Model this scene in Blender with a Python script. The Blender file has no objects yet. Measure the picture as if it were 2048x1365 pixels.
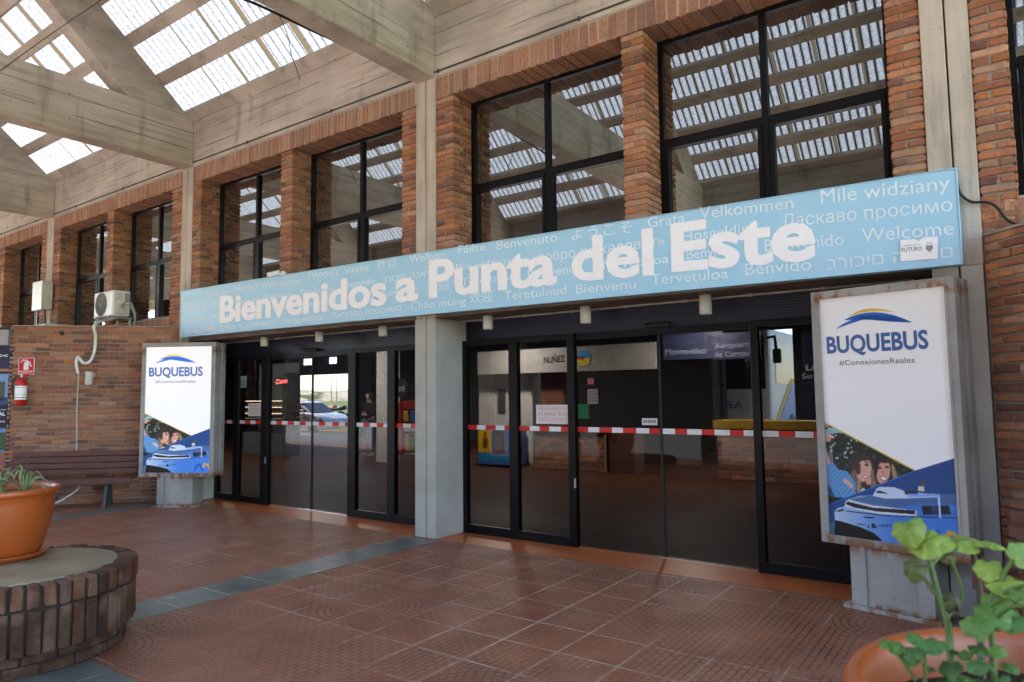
import bpy, bmesh, math, random
import numpy as np
from mathutils import Vector, Matrix
C = bpy.context.scene.collection
SC = bpy.context.scene
R = math.radians
rnd = random.Random(7)

# ------------------------------------------------------------------ camera, sky, sun, exposure
YAW, PITCH, ROLL, FPX = R(35.511), R(4.497), R(-0.64), 1385.3      # focal length in pixels of a 2048 wide picture
EYE = Vector((5.4628, -5.9376, 1.6))
fwd = Vector((-math.sin(YAW) * math.cos(PITCH), math.cos(YAW) * math.cos(PITCH), math.sin(PITCH)))
r0 = Vector((math.cos(YAW), math.sin(YAW), 0)); u0 = r0.cross(fwd)
rgt = r0 * math.cos(ROLL) + u0 * math.sin(ROLL); up = rgt.cross(fwd)
cd = bpy.data.cameras.new("camera"); cam = bpy.data.objects.new("camera", cd); C.objects.link(cam)
cam.matrix_world = Matrix.Translation(EYE) @ Matrix((rgt, up, -fwd)).transposed().to_4x4()
cd.sensor_width = 36; cd.lens = 36 * FPX / 2048; cd.clip_end = 4000; cd.clip_start = 0.05
cd.dof.use_dof = True; cd.dof.focus_distance = 7.5; cd.dof.aperture_fstop = 4.5
SC.camera = cam
HALL_FILL_W = 22                         # watts of each unseen fill lamp added to brighten the hall

SUN_EL, SUN_AZ = 52, 263            # degrees; azimuth clockwise from +Y: the sun stands to the left of the camera
w = bpy.data.worlds.new("World"); SC.world = w; w.use_nodes = True
nt = w.node_tree; sky = nt.nodes.new('ShaderNodeTexSky'); sky.sky_type = 'NISHITA'; sky.sun_disc = False
sky.sun_elevation = R(SUN_EL); sky.sun_rotation = R(SUN_AZ); sky.dust_density = .5; sky.air_density = 1.0
nt.links.new(sky.outputs[0], nt.nodes['Background'].inputs[0]); nt.nodes['Background'].inputs[1].default_value = 0.13
sd = bpy.data.lights.new("sun", 'SUN'); sd.energy = 4.6; sd.angle = R(0.6); sd.color = (1, .985, .965)
sun = bpy.data.objects.new("sun", sd); C.objects.link(sun)
az = R(SUN_AZ); sdir = Vector((math.sin(az) * math.cos(R(SUN_EL)), math.cos(az) * math.cos(R(SUN_EL)), math.sin(R(SUN_EL))))
sun.rotation_euler = sdir.to_track_quat('Z', 'Y').to_euler()
SC.view_settings.view_transform = 'Standard'; SC.view_settings.look = 'None'
SC.view_settings.exposure = 3.7; SC.view_settings.gamma = 1.0
SC.cycles.max_bounces = 10; SC.cycles.diffuse_bounces = 5; SC.cycles.transparent_max_bounces = 16
SC.cycles.sample_clamp_indirect = 12; SC.cycles.caustics_reflective = False; SC.cycles.caustics_refractive = False

def ray(px, py):
    return fwd + rgt * ((px - 1024) / FPX) + up * ((682.5 - py) / FPX)
def onY(px, py, Y):
    d = ray(px, py); return EYE + d * ((Y - EYE.y) / d.y)
def onZ(px, py, Z):
    d = ray(px, py); return EYE + d * ((Z - EYE.z) / d.z)
def onX(px, py, X):
    d = ray(px, py); return EYE + d * ((X - EYE.x) / d.x)
def onP(px, py, P, n):
    d = ray(px, py); return EYE + d * ((P - EYE).dot(n) / d.dot(n))

# ------------------------------------------------------------------ materials
def lin(r, g=None, b=None):
    if g is None: r, g, b = r
    f = lambda c: (c / 255) / 12.92 if c <= 10 else ((c / 255 + .055) / 1.055) ** 2.4
    return (f(r), f(g), f(b))

class NX:                      # small expression builder on shader nodes
    def __init__(s, nt, sock): s.nt, s.s = nt, sock
    def op(s, o, *a):
        n = s.nt.nodes.new('ShaderNodeMath'); n.operation = o
        for i, x in enumerate((s,) + a):
            if isinstance(x, NX): s.nt.links.new(x.s, n.inputs[i])
            else: n.inputs[i].default_value = x
        return NX(s.nt, n.outputs[0])
    def __add__(s, o): return s.op('ADD', o)
    __radd__ = __add__
    def __sub__(s, o): return s.op('SUBTRACT', o)
    def __rsub__(s, o): return (s * -1) + o
    def __mul__(s, o): return s.op('MULTIPLY', o)
    __rmul__ = __mul__
    def __truediv__(s, o): return s.op('DIVIDE', o)
    def fract(s): return s.op('FRACT')
    def floor(s): return s.op('FLOOR')
    def abs(s): return s.op('ABSOLUTE')
    def lt(s, o): return s.op('LESS_THAN', o)
    def gt(s, o): return s.op('GREATER_THAN', o)
    def min(s, o): return s.op('MINIMUM', o)
    def max(s, o): return s.op('MAXIMUM', o)
    def ss(s, a, b):           # smooth step
        n = s.nt.nodes.new('ShaderNodeMapRange'); n.interpolation_type = 'SMOOTHSTEP'
        s.nt.links.new(s.s, n.inputs[0]); n.inputs[1].default_value = a; n.inputs[2].default_value = b
        return NX(s.nt, n.outputs[0])

class Mat:
    def __init__(s, name, rough=.6, spec=.5, metal=0.0):
        s.m = bpy.data.materials.new(name); s.m.use_nodes = True; s.nt = s.m.node_tree
        s.b = s.nt.nodes['Principled BSDF']; s.b.inputs['Roughness'].default_value = rough
        s.b.inputs['Specular IOR Level'].default_value = spec; s.b.inputs['Metallic'].default_value = metal
        s.n = s.nt.nodes.new
    def coord(s, scale=(1, 1, 1), obj=False):
        t = s.n('ShaderNodeTexCoord'); mp = s.n('ShaderNodeMapping'); mp.inputs[3].default_value = scale
        if obj: s.nt.links.new(t.outputs['Object'], mp.inputs[0])
        else:
            g = s.n('ShaderNodeNewGeometry'); s.nt.links.new(g.outputs['Position'], mp.inputs[0])
        return mp.outputs[0]
    def xyz(s):
        g = s.n('ShaderNodeNewGeometry'); q = s.n('ShaderNodeSeparateXYZ'); s.nt.links.new(g.outputs['Position'], q.inputs[0])
        return [NX(s.nt, o) for o in q.outputs]
    def noise(s, scale, detail=4, stretch=(1, 1, 1), rough=.55, obj=False):
        n = s.n('ShaderNodeTexNoise'); n.inputs['Scale'].default_value = scale; n.inputs['Detail'].default_value = detail
        n.inputs['Roughness'].default_value = rough
        s.nt.links.new(s.coord(stretch, obj), n.inputs['Vector']); return NX(s.nt, n.outputs[0])
    def rgb(s, c):
        n = s.n('ShaderNodeRGB'); n.outputs[0].default_value = (*c, 1); return n.outputs[0]
    def mix(s, f, a, b, mode='MIX'):
        n = s.n('ShaderNodeMix'); n.data_type = 'RGBA'; n.blend_type = mode
        for i, x in ((0, f), (6, a), (7, b)):
            if isinstance(x, NX): s.nt.links.new(x.s, n.inputs[i])
            elif isinstance(x, (int, float)): n.inputs[i].default_value = x
            elif isinstance(x, tuple): n.inputs[i].default_value = (*x, 1)
            else: s.nt.links.new(x, n.inputs[i])
        return n.outputs[2]
    def attr(s, name='Col'):
        n = s.n('ShaderNodeAttribute'); n.attribute_name = name; return n.outputs['Color']
    def color(s, x):
        if isinstance(x, tuple): s.b.inputs['Base Color'].default_value = (*x, 1)
        else: s.nt.links.new(x, s.b.inputs['Base Color'])
        return s
    def rough(s, x): s.nt.links.new(x.s, s.b.inputs['Roughness']); return s
    def bump(s, h, dist=.01, strength=1.0):
        n = s.n('ShaderNodeBump'); n.inputs['Distance'].default_value = dist; n.inputs['Strength'].default_value = strength
        s.nt.links.new(h.s, n.inputs['Height']); s.nt.links.new(n.outputs[0], s.b.inputs['Normal']); return s

def plain(name, c, rough=.6, spec=.5, metal=0.0, var=.12, vs=8, bump=0.0):
    m = Mat(name, rough, spec, metal); n = m.noise(vs, 5)
    m.color(m.mix(n.ss(.3, .7), tuple(x * (1 - var) for x in c), tuple(min(1, x * (1 + var)) for x in c)))
    m.rough((n - .5) * .3 + rough)
    if bump: m.bump(m.noise(vs * 6, 4), bump)
    return m.m

def brick_mat(name, mul=1.0):
    m = Mat(name, .85, .25)
    a = m.attr(); n1 = m.noise(34, 5); n2 = m.noise(5, 3); n3 = m.noise(140, 3)
    c = m.mix(n1.ss(.35, .75) * .5, a, m.mix(1.0, a, (.42, .36, .34), 'MULTIPLY'))
    c = m.mix(n2.ss(.45, .7) * .4, c, (.24, .14, .10))
    c = m.mix(n3.ss(.62, .74) * .5, c, (.07, .04, .03))
    m.color(c).bump(n1 * .7 + n3 * .3, .006); return m.m
M = {}
M['brick'] = brick_mat('brick')
m = Mat('mortar', .95, .1); n = m.noise(60, 4); m.color(m.mix(n, (.20, .165, .135), (.40, .345, .29))).bump(n, .004); M['mortar'] = m.m
m = Mat('pale_mortar', .95, .1); n = m.noise(60, 4); m.color(m.mix(n, (.34, .28, .23), (.52, .45, .38))).bump(n, .004); M['mortar_pale'] = m.m
# board marked concrete
def concrete(name, base, dark, streak=(.5, .5, 7), boards=True):
    m = Mat(name, .9, .2); X, Y, Z = m.xyz()
    big = m.noise(.9, 6, (1, 1, 1.6)); st = m.noise(1.6, 6, streak, .65); fine = m.noise(45, 4); sp = m.noise(17, 2)
    drip = m.noise(3.2, 5, (1, 1, .18))
    c = m.mix(big.ss(.35, .68), base, dark)
    c = m.mix(st.ss(.42, .72) * .55, c, tuple(x * .55 for x in dark))
    c = m.mix(drip.ss(.56, .74) * .55, c, tuple(x * .42 for x in dark))
    c = m.mix(m.noise(2.1, 4, (1, 1, .5)).ss(.62, .78) * .6, c, (.55, .53, .48))
    c = m.mix(sp.ss(.70, .76) * .7, c, (.06, .05, .04))
    h = fine * .35 + st * .65
    if boards:
        wob = (m.noise(3, 2) - .5) * .02
        ln = ((((Z + wob) / .272) + .33).fract() - .5).abs().ss(.47, .495)
        ln = ln * m.noise(.9, 3, (1, 1, 2)).ss(.44, .58); c = m.mix(ln * .6, c, tuple(x * .35 for x in dark)); h = h - ln * .8
    m.color(c).bump(h, .012); return m.m
M['concrete'] = concrete('board_marked_concrete', (.585, .515, .435), (.43, .37, .305))
M['concrete_plain'] = concrete('plain_concrete', (.56, .50, .42), (.41, .355, .29), (1, 1, 3), False)
M['concrete_col'] = concrete('column_concrete', (.56, .49, .41), (.42, .365, .30), (6, 6, .5), False)
M['concrete_paint'] = plain('painted_concrete', (.40, .385, .34), .7, .3, var=.10, vs=2.5, bump=.002)
M['concrete_top'] = plain('worn_concrete_top', (.20, .165, .105), .45, .4, var=.25, vs=5, bump=.002)
M['groove'] = plain('dark_joint', (.03, .026, .022), .95, .1)
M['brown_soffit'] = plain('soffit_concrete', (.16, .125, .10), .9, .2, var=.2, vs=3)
M['frame'] = plain('dark_bronze_aluminium', (.005, .0045, .005), .34, .2, .0, .2, 3)
M['shutter'] = plain('dark_navy_metal', (.010, .012, .027), .40, .4, 0, .2, 3)
M['steel'] = plain('galvanised_steel', (.45, .45, .44), .4, .5, .8)
M['lb_metal'] = None
m = Mat('weathered_grey_paint', .55, .4); n = m.noise(3, 6); g = m.noise(26, 5); X, Y, Z = m.xyz()
edge = ((Z - 2.33).abs().ss(.09, .0)).max((Z - .46).abs().ss(.10, .0)).max((Z - .02).abs().ss(.06, .0))
rust = m.noise(9, 6, (1, 1, .6)).ss(.43, .56) * edge
c = m.mix(n.ss(.3, .7), (.27, .255, .235), (.37, .355, .33)); c = m.mix(g.ss(.6, .72) * .35, c, (.14, .12, .10))
m.color(m.mix(rust.max(m.noise(5, 6, (1, 1, .25)).ss(.66, .74) * .8), c, (.20, .085, .03))).bump(g, .002); M['lb_metal'] = m.m
# translucent corrugated sheet
m = Mat('translucent_sheet', .5, .3); X, Y, Z = m.xyz(); nt_ = m.nt
mot = m.noise(32, 5); big = m.noise(1.5, 4)
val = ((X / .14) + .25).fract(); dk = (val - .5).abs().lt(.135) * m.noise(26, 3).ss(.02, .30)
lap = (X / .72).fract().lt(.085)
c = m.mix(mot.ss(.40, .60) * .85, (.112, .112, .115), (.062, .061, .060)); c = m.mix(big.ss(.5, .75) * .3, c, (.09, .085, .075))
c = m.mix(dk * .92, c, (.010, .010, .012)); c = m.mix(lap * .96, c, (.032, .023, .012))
tl = m.n('ShaderNodeBsdfTranslucent'); df = m.n('ShaderNodeBsdfDiffuse'); mx = m.n('ShaderNodeMixShader'); mx.inputs[0].default_value = .30
nt_.links.new(c, tl.inputs[0]); nt_.links.new(c, df.inputs[0]); nt_.links.new(tl.outputs[0], mx.inputs[1]); nt_.links.new(df.outputs[0], mx.inputs[2])
nt_.links.new(mx.outputs[0], nt_.nodes['Material Output'].inputs[0]); M['sheet'] = m.m
# glass panes: tinted, reflecting
def glass(name, tint, base=.06, k=1.0, ior=1.5, dust=.012):
    m = Mat(name); nt_ = m.nt; fr = m.n('ShaderNodeFresnel'); fr.inputs[0].default_value = ior
    gl = m.n('ShaderNodeBsdfGlossy'); gl.inputs['Roughness'].default_value = .0; tr = m.n('ShaderNodeBsdfTransparent'); tr.inputs[0].default_value = (*tint, 1)
    gl.inputs[0].default_value = (.90, .96, 1, 1)
    mx = m.n('ShaderNodeMixShader'); f = NX(nt_, fr.outputs[0]) * k + base
    nt_.links.new(f.s, mx.inputs[0]); nt_.links.new(tr.outputs[0], mx.inputs[1]); nt_.links.new(gl.outputs[0], mx.inputs[2])
    d = m.n('ShaderNodeBsdfDiffuse'); d.inputs[0].default_value = (.5, .5, .5, 1); m2 = m.n('ShaderNodeMixShader')
    nt_.links.new((m.noise(3, 5, (1, 1, .3)).ss(.35, .8) * dust).s, m2.inputs[0]); nt_.links.new(mx.outputs[0], m2.inputs[1]); nt_.links.new(d.outputs[0], m2.inputs[2])
    nt_.links.new(m2.outputs[0], nt_.nodes['Material Output'].inputs[0]); return m.m
M['glass'] = glass('window_glass', (.11, .12, .12), .33, 1.7, 1.5, .025)
M['door_glass'] = glass('tinted_door_glass', (.40, .395, .40), .003, .22, 1.4, .0004)
# sign faces and prints
m = Mat('light_blue_sign_print', .45, .4); n = m.noise(2.2, 5, (1, 1, .35)); g = m.noise(60, 3)
c = m.mix(n.ss(.3, .75) * .55, (.355, .63, .81), (.44, .695, .845)); m.color(m.mix(g.ss(.70, .78) * .4, c, (.20, .36, .45))); M['sign_blue'] = m.m
M['letter_white'] = plain('white_vinyl', (.90, .90, .92), .5, .3, var=.02)
M['letter_pale'] = plain('pale_blue_white_vinyl', (.76, .87, .93), .5, .3, var=.05, vs=5)
def attr_mat(name, rough=.4, spec=.4, emit=0):
    m = Mat(name, rough, spec); a = m.attr(); m.color(a)
    if emit:
        m.nt.links.new(a, m.b.inputs['Emission Color']); m.b.inputs['Emission Strength'].default_value = emit
    return m.m
M['print'] = attr_mat('printed_poster', .35, .4)
M['print_lit'] = attr_mat('backlit_printed_poster', .35, .4, .035)
M['white'] = plain('white_enamel', (.72, .72, .70), .4, .4, var=.04)
M['offwhite'] = plain('aged_white_plastic', (.56, .54, .47), .5, .4, var=.08)
M['grey'] = plain('grey_plastic', (.30, .29, .27), .5, .4)
M['dgrey'] = plain('dark_grey_metal', (.06, .06, .06), .5, .4)
M['black'] = plain('black_rubber', (.015, .015, .015), .6, .4)
M['red'] = plain('red_paint', (.50, .015, .012), .3, .5, var=.05)
M['tape_red'] = plain('red_tape', (.55, .02, .015), .45, .4, var=.08, vs=20)
M['tape_white'] = plain('white_tape', (.70, .70, .70), .45, .4, var=.05, vs=20)
M['navy'] = plain('navy_print', (.02, .025, .06), .4, .4)
M['yellow'] = plain('yellow_paint', (.70, .42, .02), .5, .4)
M['mustard'] = plain('mustard_laminate', (.30, .18, .015), .5, .3)
M['blue'] = plain('blue_paint', (.05, .16, .50), .4, .4)
m = Mat('terracotta_plastic', .38, .45); n = m.noise(3.5, 5); g = m.noise(30, 4); X, Y, Z = m.xyz()
c = m.mix(n.ss(.3, .7), (.33, .072, .011), (.27, .055, .008)); m.color(m.mix(m.noise(9, 7, (1, 1, .35), .7).ss(.56, .76) * .32, m.mix(m.noise(5, 6, (1, 1, .5), .7).ss(.55, .75) * .5, c, (.22, .06, .02)), (.42, .25, .14))).rough(n * .25 + .28).bump(g, .001); M['pot'] = m.m
m = Mat('varnished_brown_slats', .5, .4); n = m.noise(6, 6, (1.2, 1.2, 9)); m.color(m.mix(n.ss(.3, .7), (.085, .036, .026), (.15, .066, .048))).bump(n, .002); M['wood'] = m.m
m = Mat('potting_soil', .95, .1); n = m.noise(70, 5); m.color(m.mix(n, (.012, .008, .005), (.07, .045, .03))).bump(n, .02); M['soil'] = m.m
def leaf(name):
    m = Mat(name, .45, .35); a = m.attr(); n = m.noise(30, 3); c = m.mix(n.ss(.35, .7) * .45, a, m.mix(1.0, a, (.50, .58, .4), 'MULTIPLY')); c = m.mix(m.noise(55, 4).ss(.63, .72) * .55, c, (.16, .11, .04)); m.color(c)
    tl = m.n('ShaderNodeBsdfTranslucent'); m.nt.links.new(c, tl.inputs[0]); mx = m.n('ShaderNodeMixShader'); mx.inputs[0].default_value = .35
    m.nt.links.new(m.b.outputs[0], mx.inputs[1]); m.nt.links.new(tl.outputs[0], mx.inputs[2]); m.nt.links.new(mx.outputs[0], m.nt.nodes['Material Output'].inputs[0])
    return m.m
M['leaf'] = leaf('leaf')
# slate bands
m = Mat('grey_slate', .38, .5); n = m.noise(3, 6); X, Y, Z = m.xyz()
c = m.mix(n.ss(.3, .7), (.082, .092, .082), (.125, .135, .118)); c = m.mix(m.noise(2.3, 5).ss(.63, .70) * .55, c, (.33, .33, .34)); m.color(c).bump(m.noise(20, 4), .002); M['slate'] = m.m
M['joint'] = plain('pale_joint', (.34, .30, .26), .9, .2, var=.3, vs=12)
m = Mat('orange_floor_tiles', .34, .4); n = m.noise(2.5, 5); X, Y, Z = m.xyz()
jn = ((X / .2).fract() - .5).abs().ss(.485, .495).max((((Y - .02) / .2).fract() - .5).abs().ss(.485, .495))
c = m.mix(n.ss(.3, .7), (.47, .125, .034), (.39, .095, .026)); m.color(m.mix(jn * .35, c, (.20, .10, .06))); M['threshold'] = m.m
# embossed paving tiles (0.42 m) with cobble rings
def paving(name, dark=1.0, rough=.5):
    m = Mat(name, rough, .45); X, Y, Z = m.xyz()
    x = (X - .993) / .418; y = (Y + .0665) / .418
    fx, fy = x.fract(), y.fract()
    d = (fx - .5).abs().max((fy - .5).abs())
    wear = m.noise(.8, 4); wob = (m.noise(25, 3) - .5) * .02
    joint = (d + wob).ss(.474, .49)
    bx, by = x * .5, y * .5
    lx = (bx.fract() - .5) * 2; ly = (by.fract() - .5) * 2
    r = (lx * lx + ly * ly).op('POWER', .5)
    ang = ly.op('ARCTAN2', lx) / 6.2832
    rr = r * 8.5
    ring = (rr.fract() - .5).abs().gt(.40)
    nseg = rr.floor() * 5 + 6
    rad = ((ang * nseg + rr.floor() * .37).fract() - .5).abs().gt(.43)
    arcs = ring.max(rad)
    row = x * 9
    straight = ((row.fract() - .5).abs().gt(.40)).max((((y * 5 + row.floor() * .5).fract()) - .5).abs().gt(.44))
    wn = m.n('ShaderNodeTexWhiteNoise'); wn.noise_dimensions = '2D'; cb = m.n('ShaderNodeCombineXYZ')
    m.nt.links.new(bx.floor().s, cb.inputs[0]); m.nt.links.new(by.floor().s, cb.inputs[1]); m.nt.links.new(cb.outputs[0], wn.inputs['Vector'])
    pick = NX(m.nt, wn.outputs[0]).gt(.50) * r.lt(1.0)
    ln = arcs * pick + straight * (1 - pick)
    vis = m.noise(1.3, 4).ss(.25, .65) * .75 + .2
    n = m.noise(2.2, 6); g = m.noise(90, 4); t = NX(m.nt, m.n('ShaderNodeTexWhiteNoise').outputs[0])
    w2 = m.n('ShaderNodeTexWhiteNoise'); w2.noise_dimensions = '2D'; c2 = m.n('ShaderNodeCombineXYZ')
    m.nt.links.new(x.floor().s, c2.inputs[0]); m.nt.links.new(y.floor().s, c2.inputs[1]); m.nt.links.new(c2.outputs[0], w2.inputs['Vector'])
    tv = NX(m.nt, w2.outputs[0])
    k = dark
    c = m.mix(n.ss(.3, .7), (.205 * k, .076 * k, .035 * k), (.15 * k, .051 * k, .023 * k))
    c = m.mix(tv * .35, c, (.18 * k, .085 * k, .055 * k))
    c = m.mix(g.ss(.35, .75) * .3, c, (.09 * k, .04 * k, .025 * k))
    c = m.mix(ln * vis * .9, c, (.035 * k, .02 * k, .014 * k))
    c = m.mix(ln * m.noise(1.7, 5).ss(.55, .7) * .5, c, (.30 * k, .19 * k, .14 * k))
    jv = m.noise(.5, 4).ss(.40, .62) * m.noise(11, 4).ss(.30, .55)
    c = m.mix(joint * (jv * .6 + .06), c, (.33 * k, .26 * k, .21 * k))
    c = m.mix(m.noise(38, 3).ss(.745, .77) * .8, c, (.5 * k, .46 * k, .42 * k))
    m.color(c).rough(n * .25 + g * .2 + (rough - .2)); m.bump(g * .25 - ln * .8 - joint * .6, .005, .8)
    return m.m
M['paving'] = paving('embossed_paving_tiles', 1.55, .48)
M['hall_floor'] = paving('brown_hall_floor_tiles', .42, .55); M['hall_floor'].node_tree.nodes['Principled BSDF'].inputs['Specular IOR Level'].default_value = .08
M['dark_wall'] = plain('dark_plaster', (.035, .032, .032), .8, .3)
M['forecourt'] = plain('pale_concrete_paving', (.22, .205, .185), .9, .2, vs=2)
M['asphalt'] = plain('asphalt', (.11, .11, .11), .9, .2, vs=3)
m = Mat('grass_field', .95, .1); n = m.noise(.08, 6); m.color(m.mix(n.ss(.3, .7), (.10, .15, .035), (.16, .17, .06))); M['grass'] = m.m
m = Mat('pale_sand_dune', .95, .1); n = m.noise(.12, 8); m.color(m.mix(n.ss(.46, .62), (.40, .35, .27), (.09, .11, .05))); M['dune'] = m.m

# ------------------------------------------------------------------ mesh helpers
class MB:
    def __init__(s): s.v, s.f, s.mi, s.col, s.sm = [], [], [], [], []
    def add(s, vs, fs, mi=0, col=(1, 1, 1), smooth=False, T=None):
        o = len(s.v)
        s.v += [tuple(T @ Vector(p)) if T is not None else tuple(p) for p in vs]
        for f in fs: s.f.append(tuple(i + o for i in f)); s.mi.append(mi); s.col.append(col); s.sm.append(smooth)
    def box(s, a, b, mi=0, col=(1, 1, 1), T=None):
        (x0, y0, z0), (x1, y1, z1) = [tuple(map(min, zip(a, b))), tuple(map(max, zip(a, b)))]
        s.add([(x0, y0, z0), (x1, y0, z0), (x1, y1, z0), (x0, y1, z0), (x0, y0, z1), (x1, y0, z1), (x1, y1, z1), (x0, y1, z1)],
              [(0, 3, 2, 1), (4, 5, 6, 7), (0, 1, 5, 4), (1, 2, 6, 5), (2, 3, 7, 6), (3, 0, 4, 7)], mi, col, False, T)
    def cbox(s, a, b, c, mi=0, col=(1, 1, 1), T=None, jit=0.0):     # box with chamfered edges, corners jittered
        lo, hi = tuple(map(min, zip(a, b))), tuple(map(max, zip(a, b)))
        c = min(c, *[(h - l) * .45 for l, h in zip(lo, hi)])
        vs, ix = [], {}
        for sx in (0, 1):
            for sy in (0, 1):
                for sz in (0, 1):
                    S = (sx, sy, sz); base = [hi[i] if S[i] else lo[i] for i in range(3)]
                    base = [q + (rnd.random() - .5) * jit for q in base]
                    for ax in range(3):
                        p = list(base)
                        for j in range(3):
                            if j != ax: p[j] += -c if S[j] else c
                        ix[(S, ax)] = len(vs); vs.append(p)
        fs = []
        for ax in range(3):
            o = [i for i in range(3) if i != ax]
            for sd in (0, 1):
                q = []
                for (u, v) in ((0, 0), (1, 0), (1, 1), (0, 1)):
                    S = [0, 0, 0]; S[ax] = sd; S[o[0]] = u; S[o[1]] = v; q.append(ix[(tuple(S), ax)])
                flip = (sd == 0) ^ (ax == 1)
                fs.append(tuple(q[::-1]) if flip else tuple(q))
            for u in (0, 1):        # chamfers along axis ax
                for v in (0, 1):
                    S0 = [0, 0, 0]; S0[o[0]] = u; S0[o[1]] = v; S1 = list(S0); S1[ax] = 1
                    q = [ix[(tuple(S0), o[0])], ix[(tuple(S1), o[0])], ix[(tuple(S1), o[1])], ix[(tuple(S0), o[1])]]
                    fs.append(tuple(q))
        for sx in (0, 1):
            for sy in (0, 1):
                for sz in (0, 1): fs.append(tuple(ix[((sx, sy, sz), a_)] for a_ in range(3)))
        s.add(vs, fs, mi, col, False, T)
    def tube(s, pts, r, seg=8, mi=0, col=(1, 1, 1), caps=True):
        pts = [Vector(p) for p in pts]; n = len(pts); rings = []; prev = None
        for i, p in enumerate(pts):
            t = (pts[min(i + 1, n - 1)] - pts[max(i - 1, 0)]).normalized()
            a = prev if prev is not None else (Vector((0, 0, 1)) if abs(t.z) < .9 else Vector((1, 0, 0)))
            u = (a - t * a.dot(t))
            if u.length < 1e-5: u = t.orthogonal()
            u.normalize(); prev = u; v = t.cross(u); rr = r[i] if isinstance(r, (list, tuple)) else r
            rings.append([p + u * (rr * math.cos(2 * math.pi * k / seg)) + v * (rr * math.sin(2 * math.pi * k / seg)) for k in range(seg)])
        vs = [q for g in rings for q in g]
        fs = [(i * seg + k, i * seg + (k + 1) % seg, (i + 1) * seg + (k + 1) % seg, (i + 1) * seg + k) for i in range(n - 1) for k in range(seg)]
        s.add(vs, fs, mi, col, True)
        if caps: s.add(vs[:seg], [tuple(range(seg))[::-1]], mi, col); s.add(vs[-seg:], [tuple(range(seg))], mi, col)
    def lathe(s, prof, c=(0, 0, 0), seg=40, mi=0, col=(1, 1, 1), T=None, smooth=True):
        vs = [(c[0] + r * math.cos(2 * math.pi * k / seg), c[1] + r * math.sin(2 * math.pi * k / seg), c[2] + z) for r, z in prof for k in range(seg)]
        fs = [(i * seg + k, i * seg + (k + 1) % seg, (i + 1) * seg + (k + 1) % seg, (i + 1) * seg + k) for i in range(len(prof) - 1) for k in range(seg)]
        s.add(vs, fs, mi, col, smooth, T)
    def prism(s, poly, d0, d1, fn, mi=0, col=(1, 1, 1)):            # polygon (a,b) extruded between d0 and d1, fn(a,b,d)->point
        n = len(poly); vs = [fn(a, b, d0) for a, b in poly] + [fn(a, b, d1) for a, b in poly]
        s.add(vs, [tuple(range(n))[::-1], tuple(range(n, 2 * n))] + [(i, (i + 1) % n, n + (i + 1) % n, n + i) for i in range(n)], mi, col)
    def build(s, name, mats, parent=None, bevel=0, recalc=False):
        me = bpy.data.meshes.new(name); me.from_pydata(s.v, [], s.f)
        for mt in (mats if isinstance(mats, (list, tuple)) else [mats]): me.materials.append(M[mt] if isinstance(mt, str) else mt)
        me.polygons.foreach_set('material_index', s.mi); me.polygons.foreach_set('use_smooth', s.sm)
        if any(c != (1, 1, 1) for c in s.col):
            at = me.color_attributes.new('Col', 'FLOAT_COLOR', 'CORNER')
            a = np.ones((len(me.loops), 4), np.float32); tot = np.array([len(f) for f in s.f]); a[:, :3] = np.repeat(np.array(s.col, np.float32), tot, axis=0)
            at.data.foreach_set('color', a.ravel())
        if recalc:
            bm = bmesh.new(); bm.from_mesh(me); bmesh.ops.recalc_face_normals(bm, faces=bm.faces); bm.to_mesh(me); bm.free()
        me.update(); o = bpy.data.objects.new(name, me); C.objects.link(o)
        if parent: o.parent = parent
        if bevel:
            b = o.modifiers.new('bevel', 'BEVEL'); b.width = bevel; b.segments = 2; b.limit_method = 'ANGLE'; b.angle_limit = R(40)
        return o
def tag(o, label=None, cat=None, group=None, kind=None):
    if label: o['label'] = label
    if cat: o['category'] = cat
    if group: o['group'] = group
    if kind: o['kind'] = kind
    return o
def thing(name, label, cat, group=None, loc=(0, 0, 0)):
    o = bpy.data.objects.new(name, None); o.empty_display_size = .2; C.objects.link(o); o.location = loc
    return tag(o, label, cat, group)
def inv(o):                       # parts are modelled in world space under an Empty that sits at its thing's base
    bpy.context.view_layer.update()
    for ch in o.children_recursive:
        if ch.parent == o: ch.matrix_parent_inverse = Matrix.Translation(o.location).inverted()
def copy_tree(o, parent=None):
    c = o.copy(); C.objects.link(c)
    if parent: c.parent = parent
    for ch in list(o.children): copy_tree(ch, c)
    return c

# text as mesh pieces: returns (verts in (s, t), faces); s runs 0..1 over the width, t in capital heights above the baseline
_fc = {}
def text_geo(txt, bold=0.0):
    key = (txt, bold)
    if key in _fc: return _fc[key]
    cu = bpy.data.curves.new('t', 'FONT'); cu.body = txt; cu.size = 1; cu.offset = bold; cu.resolution_u = 3
    ob = bpy.data.objects.new('t', cu); C.objects.link(ob)
    dg = bpy.context.evaluated_depsgraph_get(); me = bpy.data.meshes.new_from_object(ob.evaluated_get(dg))
    V = [(v.co.x, v.co.y) for v in me.vertices]; F = [tuple(p.vertices) for p in me.polygons]
    bpy.data.objects.remove(ob); bpy.data.curves.remove(cu); bpy.data.meshes.remove(me)
    if V:
        x0, x1 = min(v[0] for v in V), max(v[0] for v in V); W = max(x1 - x0, 1e-6)
        V = [((x - x0) / W, y / .727) for x, y in V]
    _fc[key] = (V, F); return _fc[key]
def put_text(mb, txt, fn, mi=0, col=(1, 1, 1), bold=0.0):
    V, F = text_geo(txt, bold); mb.add([fn(s, t) for s, t in V], F, mi, col)

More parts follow.
